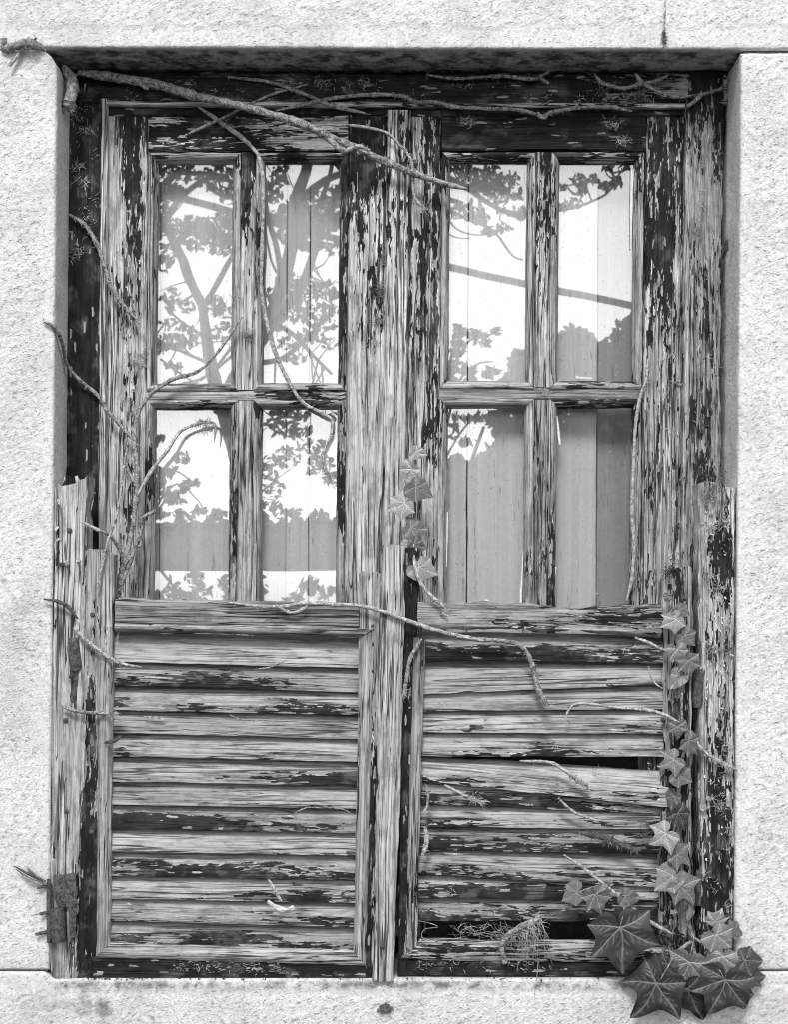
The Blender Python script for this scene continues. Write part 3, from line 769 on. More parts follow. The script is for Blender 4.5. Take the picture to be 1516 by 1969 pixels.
for _ in range(30):
    px, py = rng.uniform(1355, 1405), rng.uniform(980, 1700)
    flake(po2, px, py, YPO - .002, rng.uniform(.0015, .0035), rng.uniform(.006, .014), rng.uniform(-1.5, 1.5), rng.choice(['chip', 'chip', 'dark_paint']))
for (x, yy, w_, l_) in ((300, 1377, .045, .007), (250, 1735, .014, .005), (1015, 1545, .03, .004), (880, 1640, .05, .004)):
    flake(ls if x < 700 else rs, x, yy, YL + .004, w_, l_, .05, 'bark', 1.0)

# ------------------------------------------------------------------ dry ivy stems
def stem(label, pts, r0, r1, y, mat='bark', hair=0, hlen=.010, where=None, hmat='rootlet', forks=(), name='dry_ivy_stem', knob=.26, cat='dry stem', sides=8):
    path = path3(pts, y); n = len(path)
    radii = np.linspace(r0, r1, n) * sc(y) * .86
    e_ = np.minimum(np.arange(n), np.arange(n)[::-1]); radii *= np.where(e_ < 5, .55 + .09 * e_, 1) * (1 + .22 * (np.arange(n) % 8 == 0) * (e_ > 3))
    sd = rng.randrange(9999)
    V, F = tube_geo(path, radii, sides, sd, knob)
    c = Vector(path[0]); V = [Vector(v) - c for v in V]
    root = link(name, mesh(name, V, F, True, 60), mat, None, Matrix.Translation(c))
    tag(root, label, cat, 'dry ivy stems clinging to the window')
    for (fp, fr0, fr1) in forks:
        p2 = path3(fp, y); V, F = tube_geo(p2, np.linspace(fr0, fr1, len(p2)) * sc(y), 7, sd + 3, knob)
        link('side_twig', mesh('side_twig', V, F, True, 60), mat, root)
    if hair:
        V, F = hairs(path, hlen, int(hair * 1.6), r0 * sc(y) * 2, .0008, where)
        tag(link('rootlets', mesh('rootlets', V, F, False), hmat, root), kind='stuff')
    return root
YV = 0.100    # in front of the upper window
stem('thick dry ivy branch running diagonally across the top of the window', [(150, 140, .09), (230, 151, .095), (300, 163, .09), (370, 184, .085), (440, 199, .08), (500, 214, .08), (560, 232, .08), (620, 257, .085), (680, 284, .09), (740, 311, .095), (800, 335, .1), (850, 352, .1), (897, 364, .1)], 11, 6.5, YV, 'bark', 90, .009, [(.5, .15), (.75, .1), (.3, .1)],
     forks=[([(618, 256, .088), (640, 275, .085), (660, 291, .08), (690, 282, .085), (710, 292, .088)], 6, 4), ([(265, 156, .09), (278, 168, .085), (284, 171, .08)], 5, 3)], cat='branch')
stem('dry ivy stem climbing from the left pane bar across the upper left panes', [(378, 204), (430, 240), (478, 277), (500, 310), (506, 370), (504, 480), (503, 555), (511, 610), (527, 672), (550, 724), (580, 772), (618, 795), (638, 808), (636, 838), (622, 870), (624, 900), (636, 922)], 5, 3.2, .127, 'bark_pale', 110, .009, [(.5, .03), (.62, .03), (.97, .03), (.9, .06)])
stem('thin twig crossing under the thick branch on the left casement head', [(355, 262), (395, 243), (440, 222), (480, 201), (530, 180), (592, 163)], 3.4, 3.4, .113, 'bark')
stem('dry twig slanting down from the frame head above the left panes', [(438, 149), (520, 159), (575, 178), (640, 204), (703, 219)], 4, 4.4, .110, 'bark', 20, .008)
stem('long dry stem lying along the head bead over the middle of the window', [(530, 214), (590, 200), (645, 189), (720, 183), (775, 186), (800, 196), (840, 197), (870, 206), (940, 210), (1000, 212), (1045, 224), (1060, 217), (1110, 209), (1165, 206), (1216, 214)], 4, 4.2, .108, 'bark', 90, .009, [(.3, .02), (.42, .05), (.75, .08)],
     forks=[([(1034, 218, .098), (1045, 228, .095), (1052, 226, .092)], 4, 3)])
stem('curved dry stem high on the frame head right of centre', [(822, 145), (880, 152), (960, 147), (1020, 153), (1040, 148), (1058, 138)], 3.2, 4.5, .102, 'bark', 20, .009, forks=[([(1036, 149, .102), (1048, 156, .1), (1056, 161, .1)], 4, 3)])
stem('forked dry stem drooping below the lintel towards the right end', [(1143, 142), (1160, 160), (1200, 170), (1230, 162), (1262, 157), (1285, 145)], 4.4, 4, .1, 'bark', 14, .009)
stem('dry stem arching into the upper right corner of the opening', [(1222, 142), (1236, 160), (1265, 176), (1300, 187), (1345, 183), (1385, 172), (1398, 158), (1402, 148)], 4.6, 3, .098, 'bark', 14, .008, forks=[([(1350, 182, .098), (1338, 194, .095), (1322, 206, .092)], 5, 4)])
stem('thin stem hooking down beside the centre strip under the thick branch', [(655, 240), (700, 245), (742, 256), (770, 280), (790, 306), (795, 345), (797, 375), (806, 392), (822, 404)], 3.2, 3, .108, 'bark_pale', 60, .010, [(.5, .06), (.62, .04), (.97, .04)])
stem('hairy dry stem on the dark upper left jamb running down to the stile', [(132, 413), (162, 432), (186, 470), (200, 510), (215, 555), (240, 590), (268, 622)], 4.6, 4.6, .108, 'bark', 90, .010, [(.25, .1), (.55, .1), (.85, .06)])
stem('dry stem starting on the stone and crossing the dark left jamb', [(84, 619, -.006), (104, 630, -.004), (120, 660, .03), (128, 700, .08), (150, 728, .1), (185, 758, .107), (212, 795, .107), (240, 828, .107), (256, 846, .105)], 3.5, 5, .1, 'bark', 50, .009, [(.55, .06), (.3, .1)])
stem('main dry ivy stem rising beside the left panes and arching over a pane corner', [(226, 1150, .06), (236, 1090, .07), (252, 1030, .09), (262, 960, .1), (263, 900, .102), (259, 850, .102), (264, 800, .105), (286, 762, .108), (330, 731, .11), (380, 715, .112), (420, 676, .112), (466, 610, .115)], 6.5, 3, .1, 'bark', 90, .009, [(.8, .03), (.4, .1), (.7, .05)],
     forks=[([(238, 1085, .07), (258, 1055, .085), (272, 1018, .09), (272, 998, .09), (300, 982, .1)], 4.5, 3.6), ([(262, 935, .1), (247, 905, .102), (238, 880, .104)], 4, 3), ([(262, 1040, .085), (268, 1020, .085), (271, 1048, .085), (256, 1050, .085)], 3, 2.6), ([(228, 1140, .06), (246, 1090, .075), (264, 1040, .085)], 5, 4)])
stem('dry shoot curling to a hooked tip in front of the lower left pane', [(258, 965, .098), (290, 908, .1), (322, 866, .102), (345, 832, .104), (374, 817, .104), (405, 812, .104), (414, 822, .104), (412, 850, .104)], 4.6, 2, .1, 'bark_pale', 60, .012, [(.62, .04), (.7, .05)])
stem('pale thin stem hanging over the splintered left post', [(246, 850), (238, 900), (232, 950), (222, 1000), (206, 1045), (196, 1090), (188, 1135)], 2.6, 2.8, .0, 'bark_pale', 30, .006)
stem('short dry stem bending from the left post top towards the main stem', [(156, 1003, -.004), (190, 1020, -.004), (214, 1032, .02), (232, 1062, .05), (240, 1085, .06)], 3.6, 4, 0, 'bark_pale')
stem('long bare stem lying across both shutter tops over the centre strip', [(438, 1158), (500, 1166), (545, 1166), (580, 1160), (640, 1162), (700, 1166), (760, 1184, -.016), (820, 1206, -.012), (880, 1222, -.008), (932, 1232)], 3.2, 5.2, -.006, 'bark_pale', 16, .008, forks=[([(530, 1164, -.006), (560, 1178, -.006), (585, 1170, -.006), (592, 1162, -.006)], 3.5, 3)])
stem('knobbly root dropping from the right top rail over the first slats', [(880, 1228), (930, 1230), (975, 1233), (1000, 1240), (1018, 1262), (1030, 1300), (1040, 1335), (1056, 1356)], 4, 6.5, -.004, 'bark', 90, .008, [(.6, .1), (.95, .05), (.8, .1)], knob=.3)
stem('dark broken twig end reaching from the stone onto the left post', [(84, 1152), (110, 1156), (132, 1168), (150, 1190)], 3, 4.5, -.010, 'bark_dark')
stem('dry stem sliding from the left post onto the first left slat', [(142, 1206), (165, 1230), (200, 1258), (235, 1276), (272, 1283)], 5, 3.4, -.006, 'bark_pale', 20, .012, [(.7, .05)])
stem('fat dry stem end lying across the left stile beside the third slat', [(118, 1357), (145, 1367), (185, 1371), (224, 1372)], 4.2, 5, -.006, 'bark', 40, .010, [(.97, .03)])
stem('small stub poking out beside the fourth left slat', [(201, 1428), (220, 1424), (234, 1415)], 4, 4, -.004, 'bark_dark')
stem('thin curved stem below the ivy sprig ending on the right top rail', [(797, 1060, .02), (799, 1090, .0), (812, 1125, -.004), (835, 1150, -.008), (858, 1170, -.008)], 3.2, 4, .0, 'bark_pale', 14, .007, forks=[([(848, 1176, -.004), (856, 1181, -.004), (862, 1185, -.004)], 2.4, 2)])
stem('bent stub hanging at the left edge of the right shutter', [(812, 1228), (800, 1248), (788, 1272), (782, 1310), (776, 1342)], 4, 4.4, -.004, 'bark', 30, .010, [(.95, .05)])
stem('long curved stem over the upper right slats to the right post', [(1088, 1384), (1094, 1366), (1108, 1354), (1140, 1354), (1190, 1361), (1250, 1366), (1290, 1380), (1325, 1405), (1350, 1440), (1380, 1462), (1418, 1480)], 2.6, 4.4, -.008, 'bark_pale', 70, .010, [(.9, .04), (.97, .03)])
stem('hairy root crossing the loose tilted slat', [(1000, 1463), (1040, 1464), (1065, 1468), (1090, 1484), (1112, 1500), (1130, 1511)], 3.4, 5, -.008, 'bark_pale', 80, .011, [(.75, .12), (.95, .05)])
stem('short pale root between the loose slat and the one below', [(856, 1509), (880, 1522), (905, 1534), (932, 1543)], 3.4, 3.6, -.004, 'bark_pale', 50, .012, [(.8, .12)])
stem('small hooked root at the left end of the loose slat', [(820, 1507), (824, 1530), (822, 1550), (815, 1562)], 3.4, 3, -.004, 'bark')
stem('thin root slanting under the loose slat in the middle', [(1074, 1534), (1100, 1558), (1125, 1570), (1152, 1578)], 3.4, 3.2, -.004, 'bark_pale', 20, .008)
stem('shaggy dark root clump on the slat near the ivy', [(1108, 1598), (1140, 1606), (1170, 1612), (1200, 1626), (1224, 1637)], 4, 8, -.004, 'bark_dark', 160, .013, [(.5, .25)], 'rootlet_dark', knob=.35)
stem('stubby root hanging at the left edge below the loose slat', [(818, 1590), (822, 1610), (820, 1626), (814, 1644)], 5, 6.5, -.004, 'bark_pale', 16, .008, knob=.3)
stem('pale bare stem running under the big ivy leaves to the right', [(1085, 1643, -.004), (1115, 1663, -.01), (1150, 1690, -.016), (1205, 1735, -.02), (1245, 1768, -.02), (1294, 1796, -.012)], 3.2, 5, -.01, 'bark_pale', 20, .008)
stem('short stem entering the right shutter under its top rail', [(1222, 1226), (1250, 1237), (1272, 1248), (1288, 1254)], 4, 4.4, -.006, 'bark_pale')
stem('curved thin twig by the right end of the second right slat', [(1248, 1280), (1252, 1300), (1262, 1315), (1275, 1324)], 1.6, 2, -.006, 'bark_pale')
stem('long pale stem hanging beside the rightmost panes', [(1247, 690), (1243, 730), (1230, 770), (1222, 830), (1219, 900), (1216, 980), (1220, 1050), (1216, 1110), (1206, 1156)], 3.6, 4.4, .12, 'bark_pale', 20, .008)
stem('thick cut ivy trunk wedged in the upper left corner of the opening', [(122, 128, .06), (136, 150, .06), (140, 172, .055), (133, 200, .05), (131, 214, .05)], 10, 14, .055, 'bark', 60, .010, [(.85, .1)], knob=.35, cat='stump', sides=12)
stem('cut ivy knot sitting in the joint above the left jamb stone', [(2, 96, -.004), (20, 92, -.008), (45, 86, -.012), (62, 86, -.016), (82, 92, -.004)], 8, 12, -.004, 'bark', 60, .014, [(.7, .2)], knob=.45, cat='stump', forks=[([(48, 92, -.01), (34, 108, -.01), (18, 128, -.012)], 4, 2.5), ([(60, 84, -.012), (66, 78, -.014), (70, 73, -.014)], 2, 1.5), ([(8, 92, -.008), (7, 82, -.012), (6, 74, -.014)], 6, 5)], sides=12)
stem('thin dead root hanging down the lintel at the right', [(1281, -20), (1279, 30), (1278, 60), (1279, 92)], 2.0, 1.4, -.004, 'bark_pale', 80, .008, [(.8, .08)], 'rootlet_dark')
stem('short mossy root tip on the right reveal', [(1398, 462, .05), (1396, 480, .06), (1388, 500, .08)], 4, 5, .06, 'bark_dark', 60, .008, None, 'rootlet_dark', knob=.4)
stem('dead stick caught upright in the left slats', [(516, 1690, -.006), (526, 1708, -.010), (541, 1732, -.008)], 4, 4, -.008, 'bark_pale', sides=5)
stem('small curled twig resting on the first left slat', [(490, 1287), (515, 1284), (535, 1277), (552, 1269)], 2, 1.2, -.006, 'bark')
stem('fine curved twig under the third left slat', [(440, 1374), (470, 1384), (520, 1385)], 1.4, 1.2, -.004, 'bark')
stem('fine twig on the seventh left slat near the centre strip', [(568, 1562), (590, 1553), (630, 1553), (660, 1556), (677, 1566)], 1.4, 1.4, -.004, 'bark')
for k, (lab, pts) in enumerate((('upper splintered twig sticking out by the rusty hinge', [(26, 1664), (55, 1680), (88, 1694)]), ('middle splintered twig sticking out by the rusty hinge', [(30, 1670), (58, 1690), (90, 1700)]), ('short thick twig stub by the rusty hinge', [(49, 1664), (66, 1680), (90, 1697)]))):
    stem(lab, [(x, y_, -.016 + .005 * k) for x, y_ in pts], 2.2, 3.6, -.012, 'bark_dark' if k == 0 else 'bark', sides=6)

# wood chip caught in the shutter
V, F = tube_geo(path3([(515, 1733, -.006), (530, 1742, -.012), (550, 1750, -.014), (565, 1744, -.01)], 0), np.linspace(.004, .006, 25), 6, 3, .5)
tag(link('wood_chip', mesh('wood_chip', V, F, True, 30), 'chip'), 'pale torn wood chip stuck between two left slats', 'wood chip')

# tangled root bundle in the gap at the foot of the right shutter
V, F = tube_geo(path3([(972, 1852), (966, 1822), (976, 1800), (1000, 1783), (1025, 1772), (1042, 1764)], -.012), np.linspace(.0042, .0062, 41), 9, 77, .35)
rb = link('root_tangle', mesh('root_tangle', V, F, True, 60), 'bark'); tag(rb, 'tangled dry root with long hairs in the gap of the right shutter', 'root')
V, F = [], []
for _ in range(150):
    s = rng.random(); a = Vector(P(966 + 76 * s, 1815 - 50 * s + rng.uniform(-8, 8), -.014 + rng.uniform(-.004, .006)))
    if rng.random() < .55 and s > .5: d = Vector((rng.uniform(-.25, .3), rng.uniform(-.15, .1), -1)); l = rng.uniform(.03, .085)
    else: d = Vector((rng.uniform(-1, 1), rng.uniform(-.4, .4), rng.uniform(-.6, .7))); l = rng.uniform(.012, .05)
    d.normalize(); b = a + d * l * .5 + Vector((rng.uniform(-.008, .008), rng.uniform(-.006, .002), rng.uniform(-.004, .006))); c = b + d * l * .5 + Vector((rng.uniform(-.012, .012), 0, rng.uniform(-.01, .003)))
    needle(V, F, [a, (a + b) / 2 + Vector((rng.uniform(-.002, .002), 0, 0)), b, c], .0007)
for _ in range(60):
    a = Vector(P(rng.uniform(880, 970), rng.uniform(1780, 1810), YL + .01)); d = Vector((rng.uniform(-1, 1), rng.uniform(-.3, .3), rng.uniform(-.4, .7))).normalized(); l = rng.uniform(.01, .04)
    needle(V, F, [a, a + d * l * .5 + Vector((0, 0, rng.uniform(-.006, .006))), a + d * l], .0006)
tag(link('root_hairs', mesh('root_hairs', V, F, False), 'rootlet', rb), kind='stuff')
stem('single long root hair hanging over the sill below the tangle', [(1036, 1842), (1034, 1870), (1030, 1900), (1028, 1922)], .9, .5, -.010, 'rootlet', sides=5)
stem('looped root hairs in the black gap at the left of the right shutter', [(806, 1770), (830, 1775), (842, 1782), (818, 1786), (812, 1800), (830, 1808), (850, 1806)], .9, .7, .0, 'rootlet', sides=5)

# tufts of dead rootlets left on the wood
V, F = [], []
def tuft(px, py, y, n, l, flat=0):
    for _ in range(n):
        a = Vector(P(px + rng.gauss(0, 7), py + rng.gauss(0, 5), y - .001))
        th = rng.uniform(0, 2 * math.pi); d = Vector((math.cos(th), rng.uniform(-.35, -.02), math.sin(th) * (.8 if not flat else .3))).normalized()
        ll = l * rng.uniform(.4, 1.2); b = a + d * ll * .5; c = a + d * ll + Vector((rng.uniform(-.3, .3), 0, rng.uniform(-.3, .3))) * ll * .5
        needle(V, F, [a, b, c], rng.uniform(.0006, .0011))
spots = [(rng.uniform(215, 1310), rng.uniform(148, 195)) for _ in range(46)] + [(rng.uniform(140, 195), rng.uniform(200, 480)) for _ in range(14)]
for (x, yy) in spots: tuft(x, yy, YF, rng.randrange(3, 12), rng.uniform(.006, .012))
for (x, yy) in [(150, 225), (165, 250), (145, 320), (160, 345), (150, 490), (1228, 180), (1265, 165), (1180, 240), (900, 235), (560, 155), (620, 160), (700, 160), (1200, 268)]: tuft(x, yy, YF, 26, .013)
for _ in range(40): tuft(rng.uniform(1335, 1385), rng.uniform(230, 900), YF - .002, rng.randrange(2, 9), .007)
for _ in range(26): tuft(rng.uniform(1250, 1310), rng.uniform(500, 1140), YS - .001, rng.randrange(2, 8), .006)
for _ in range(46): tuft(rng.uniform(1348, 1408), rng.uniform(960, 1780), YPO - .002, rng.randrange(3, 12), .009)
for (x, yy) in [(1370, 1540), (1385, 1550), (1378, 1015), (1395, 1000), (1365, 1110), (1385, 1130), (1370, 1250)]: tuft(x, yy, YPO - .002, 24, .014)
for _ in range(30): tuft(rng.uniform(335, 560), 1855 + rng.uniform(-6, 12), YL - .001, rng.randrange(3, 8), .007, 1)
for _ in range(14): tuft(rng.uniform(800, 1080), 1850 + rng.uniform(-4, 8), YL - .001, rng.randrange(2, 7), .009)
for _ in range(34):
    i = rng.randrange(12); tuft(rng.uniform(820, 1260), RS[i][0] - rng.uniform(6, 30), YL + .012, rng.randrange(2, 7), .008)
for _ in range(16):
    i = rng.randrange(13); tuft(rng.uniform(230, 670), LS[i][0] - rng.uniform(2, 20), YL + .014, rng.randrange(1, 5), .008)
for (x, yy) in [(448, 570), (280, 680), (270, 700), (480, 640), (1300, 735), (735, 550), (728, 610), (722, 660), (745, 470), (1050, 752)]: tuft(x, yy, YS - .002, 30, .008)
tag(link('rootlet_remains', mesh('rootlet_remains', V, F, False), 'rootlet'), 'pale dead ivy rootlets stuck to the old paint', 'rootlets', kind='stuff')
V, F = [], []
for (x, yy, n, s) in [(1385, 925, 120, 16), (1362, 950, 80, 14), (1372, 980, 60, 14), (1300, 1075, 60, 10), (1285, 1100, 60, 10), (735, 500, 60, 8), (730, 560, 80, 9), (726, 620, 60, 9), (1290, 1830, 160, 26), (1275, 1800, 120, 18), (480, 650, 40, 6), (1250, 1590, 60, 14), (1396, 490, 40, 6)]:
    for _ in range(n):
        a = Vector(P(x + rng.gauss(0, s * .6), yy + rng.gauss(0, s), (YS if yy < 800 else YPO) - .003)); d = Vector((rng.uniform(-1, 1), rng.uniform(-.5, 0), rng.uniform(-1, 1))).normalized() * rng.uniform(.004, .011)
        needle(V, F, [a, a + d * .5 + Vector((0, 0, rng.uniform(-.002, .002))), a + d], .0007)
tag(link('dark_moss', mesh('dark_moss', V, F, False), 'rootlet_dark'), 'dark dry moss and root fibre in the corners of the posts', 'moss', kind='stuff')
# crumbs of dirt along the foot of the shutters
V, F = [], []
for _ in range(150):
    x = rng.uniform(150, 1280); x = rng.gauss(225, 40) if rng.random() < .3 else x
    c = P(x, 1881 + rng.uniform(-1, 1) + abs(rng.gauss(0, 3.0)) * (vnoise(x * .03, 0, 5) > .5), rng.uniform(-.002, .006)); r_ = rng.uniform(.0005, .0032) * rng.random() + .0005; b = len(V)
    for q in ((1, 0, 0), (-1, 0, 0), (0, 1, 0), (0, -1, 0), (0, 0, 1), (0, 0, -1)): V.append(c + Vector(q) * r_ * rng.uniform(.6, 1.3))
    F += [(b + i, b + j, b + k) for i in (0, 1) for j in (2, 3) for k in (4, 5)]
tag(link('dirt_crumbs', mesh('dirt_crumbs', V, F, False), 'rust'), 'dark crumbs of dirt along the foot of the shutters', 'dirt', kind='stuff')

# ------------------------------------------------------------------ living ivy
def leaf_mesh(name, lobes, veins, seed, cup=.10, wave=.05, asym=.06):
    """unit leaf: base at the origin, tip along -Z, face to -Y"""
    va_ = [math.radians(a) for a, _ in lobes]
    th = np.unique(np.round(np.concatenate([np.linspace(-math.pi, math.pi, 109), va_, [-a for a in va_]]), 5))
    rings = np.array([0, .06, .12, .18, .24, .3, .36, .42, .48, .54, .6, .66, .72, .78, .84, .9, .95, 1.0])
    ta = np.abs(th); R = np.zeros_like(th); pr = [r for _, r in lobes]
    for i in range(len(va_) - 1):              # straight-sided lobes, pointed tips
        f = (ta >= va_[i] - 1e-6) & (ta <= va_[i + 1] + 1e-6); dlt = va_[i + 1] - va_[i]
        R[f] = pr[i] * pr[i + 1] * math.sin(dlt) / (pr[i] * np.sin(ta[f] - va_[i]) + pr[i + 1] * np.sin(va_[i + 1] - ta[f]) + 1e-9)
    R = R * (1 + .06 * (fbm(th * 2 + 9, th * 0, seed, 2) - .5)) * (1 + asym * np.sin(th))
    T, Q = np.meshgrid(th, rings, indexing='ij'); RR = Q * R[:, None]
    X = RR * np.sin(T); Z = -RR * np.cos(T)
    vein_ang = sorted(set(list(veins) + [-v for v in veins]))
    ve = np.zeros_like(X); cr = np.full_like(X, 9.)
    for va in vein_ang:
        d = np.array((math.sin(math.radians(va)), -math.cos(math.radians(va))))
        al = X * d[0] + Z * d[1]; ac = np.abs(X * d[1] - Z * d[0]) + 99 * (al < 0)
        wv = .015 * (1.1 - .75 * np.clip(al, 0, 1)); ve = np.maximum(ve, np.clip(1.6 - ac / wv, 0, 1)); cr = np.minimum(cr, ac)
        L_ = np.interp(math.radians(va), th, R)
        sid = X * d[1] - Z * d[0]
        for s_ in (-1, 1):                     # side veins branching forward
            for f in (.22, .42, .6, .76):
                bx, bz = d * f * L_; a2 = math.radians(va) + s_ * math.radians(40); e = np.array((math.sin(a2), -math.cos(a2)))
                al2 = (X - bx) * e[0] + (Z - bz) * e[1]; ac2 = np.abs((X - bx) * e[1] - (Z - bz) * e[0])
                ln = .30 * (1 - f * .7)
                ve = np.maximum(ve, .62 * np.clip(1.5 - ac2 / .012, 0, 1) * np.clip((ln - al2) / .08, 0, 1) * (al2 > 0))
    Y = cup * (RR ** 2) - .15 * np.minimum(cr, .2) * (RR > 0) + wave * (fbm(X * 3 + 5, Z * 3, seed + 2, 2) - .5) * 2 * RR
    X = X + asym * 2.2 * Z * np.abs(Z) + .03 * np.sin(Z * 5 + seed); Z = Z + .03 * np.sin(X * 6 + seed)
    V = np.stack([X, Y, Z], -1).reshape(-1, 3); nT, nQ = X.shape; F = []
    for i in range(nT - 1):
        for j in range(nQ - 1):
            a = i * nQ + j; F.append((a, a + 1, a + nQ + 1, a + nQ))
    o_ = len(V); V = np.concatenate([V, V + np.array((0, .006, 0))])
    F += [(o_ + a, o_ + d, o_ + c, o_ + b) for (a, b, c, d) in F]
    for i in range(nT - 1):
        a = i * nQ + nQ - 1; F.append((a, o_ + a, o_ + a + nQ, a + nQ))
    me = mesh(name, V, F, True, 70, dict(vein=np.concatenate([ve.ravel()] * 2)))
    me.materials.append(MAT['ivy_leaf']); return me
LB = [([(0, 1.05), (4, .95), (10, .85), (18, .75), (26, .67), (33, .64), (40, .66), (48, .76), (54, .88), (59, .79), (67, .68), (76, .61), (84, .58), (93, .60), (103, .65), (110, .69), (117, .60), (132, .53), (150, .47), (163, .37), (173, .23), (180, .05)], (0, 54, 110)),
      ([(0, 1.0), (5, .92), (13, .82), (24, .73), (34, .68), (42, .67), (52, .72), (60, .79), (67, .73), (80, .66), (96, .63), (110, .64), (122, .63), (138, .56), (154, .46), (167, .32), (175, .18), (180, .06)], (0, 60, 120)),
      ([(0, 1.0), (5, .89), (13, .74), (23, .61), (32, .56), (41, .60), (51, .73), (60, .90), (65, .82), (74, .69), (88, .59), (104, .57), (118, .58), (136, .53), (154, .44), (168, .31), (175, .18), (180, .06)], (0, 60, 118)),
      ([(0, 1.05), (8, .94), (20, .82), (36, .72), (54, .67), (70, .66), (90, .61), (110, .58), (130, .54), (150, .45), (165, .33), (174, .2), (180, .07)], (0, 50, 100))]
LM = [leaf_mesh('leaf', lb, vn, 40 + i, cup=(.10, .06, .14, .05)[i], asym=(.05, -.08, .07, -.1)[i]) for i, (lb, vn) in enumerate(LB)]
def add_leaf(parent, px, py, size, ang, tone, kind, y, tilt=(0, 0), petiole=None):
    """px,py: where the petiole meets the blade; ang: degrees the tip is turned from straight down, + to the right"""
    s = size * sc(y) * (.78 if size < 61 else 1.0)
    m_ = Matrix.Translation(P(px, py, y)) @ Matrix.Rotation(math.radians(-ang), 4, 'Y') @ Matrix.Rotation(math.radians(tilt[0] + rng.uniform(-9, 9)), 4, 'X') @ Matrix.Rotation(math.radians(tilt[1] + rng.uniform(-14, 14)), 4, 'Z') @ Matrix.Diagonal((s, s * rng.uniform(.7, 2.0), s * rng.uniform(.93, 1.06), 1))
    o = bpy.data.objects.new('leaf', LM[kind]); COL.objects.link(o); MW[o] = m_; o.parent = parent; o.matrix_local = MW[parent].inverted() @ m_
    o['tone'] = float(tone * (1.1 if tone > .06 else .85) * rng.uniform(.85, 1.2)); return o
def ivy(label, base, stems, leaves, group=None):
    t = thing('ivy_plant', label, 'ivy', base)
    V, F = [], []
    for (pts, r0, r1) in stems:
        p = path3(pts, -.01); tube_geo(p, np.linspace(r0, r1, len(p)) * .001, 7, rng.randrange(999), .15, V, F)
    for (px, py, size, ang, tone, kind, y, tilt, pet) in leaves:
        if pet:
            a, b = P(pet[0], pet[1], y + .02), P(px, py, y + .001); mid = (a + b) / 2 + Vector((0, -.012, .004))
            p = catmull([a, mid, b], 6); tube_geo(p, np.linspace(.0013, .0011, len(p)), 6, 3, .05, V, F)
    link('stem', mesh('stem', V, F, True, 60), 'bark', t)
    for (px, py, size, ang, tone, kind, y, tilt, pet) in leaves: add_leaf(t, px, py, size, ang, tone, kind, y, tilt)
    return t
Lc = [(800, 868, 30, 60, .26, 3, .08, (10, 10), None), (793, 903, 42, -30, .26, 1, .07, (15, -20), None), (800, 937, 50, 55, .10, 1, .06, (10, 15), None), (778, 967, 50, -62, .27, 0, .05, (5, -10), None),
      (790, 1012, 48, 68, .13, 3, .05, (15, 20), None), (797, 1045, 36, 55, .10, 3, .04, (20, 25), None), (806, 1090, 52, 62, .19, 1, .01, (10, 15), None), (783, 1046, 22, -50, .2, 3, .04, (10, -15), None)]
ivy('small ivy sprig with pale leaves climbing the centre strip between the casements', P(800, 1120, .0), [([(806, 1110, .015), (797, 1060, .03), (794, 1010, .08), (790, 960, .09), (794, 900, .1), (800, 862, .105)], 2.4, 1.4)], Lc)
Y0 = -.012
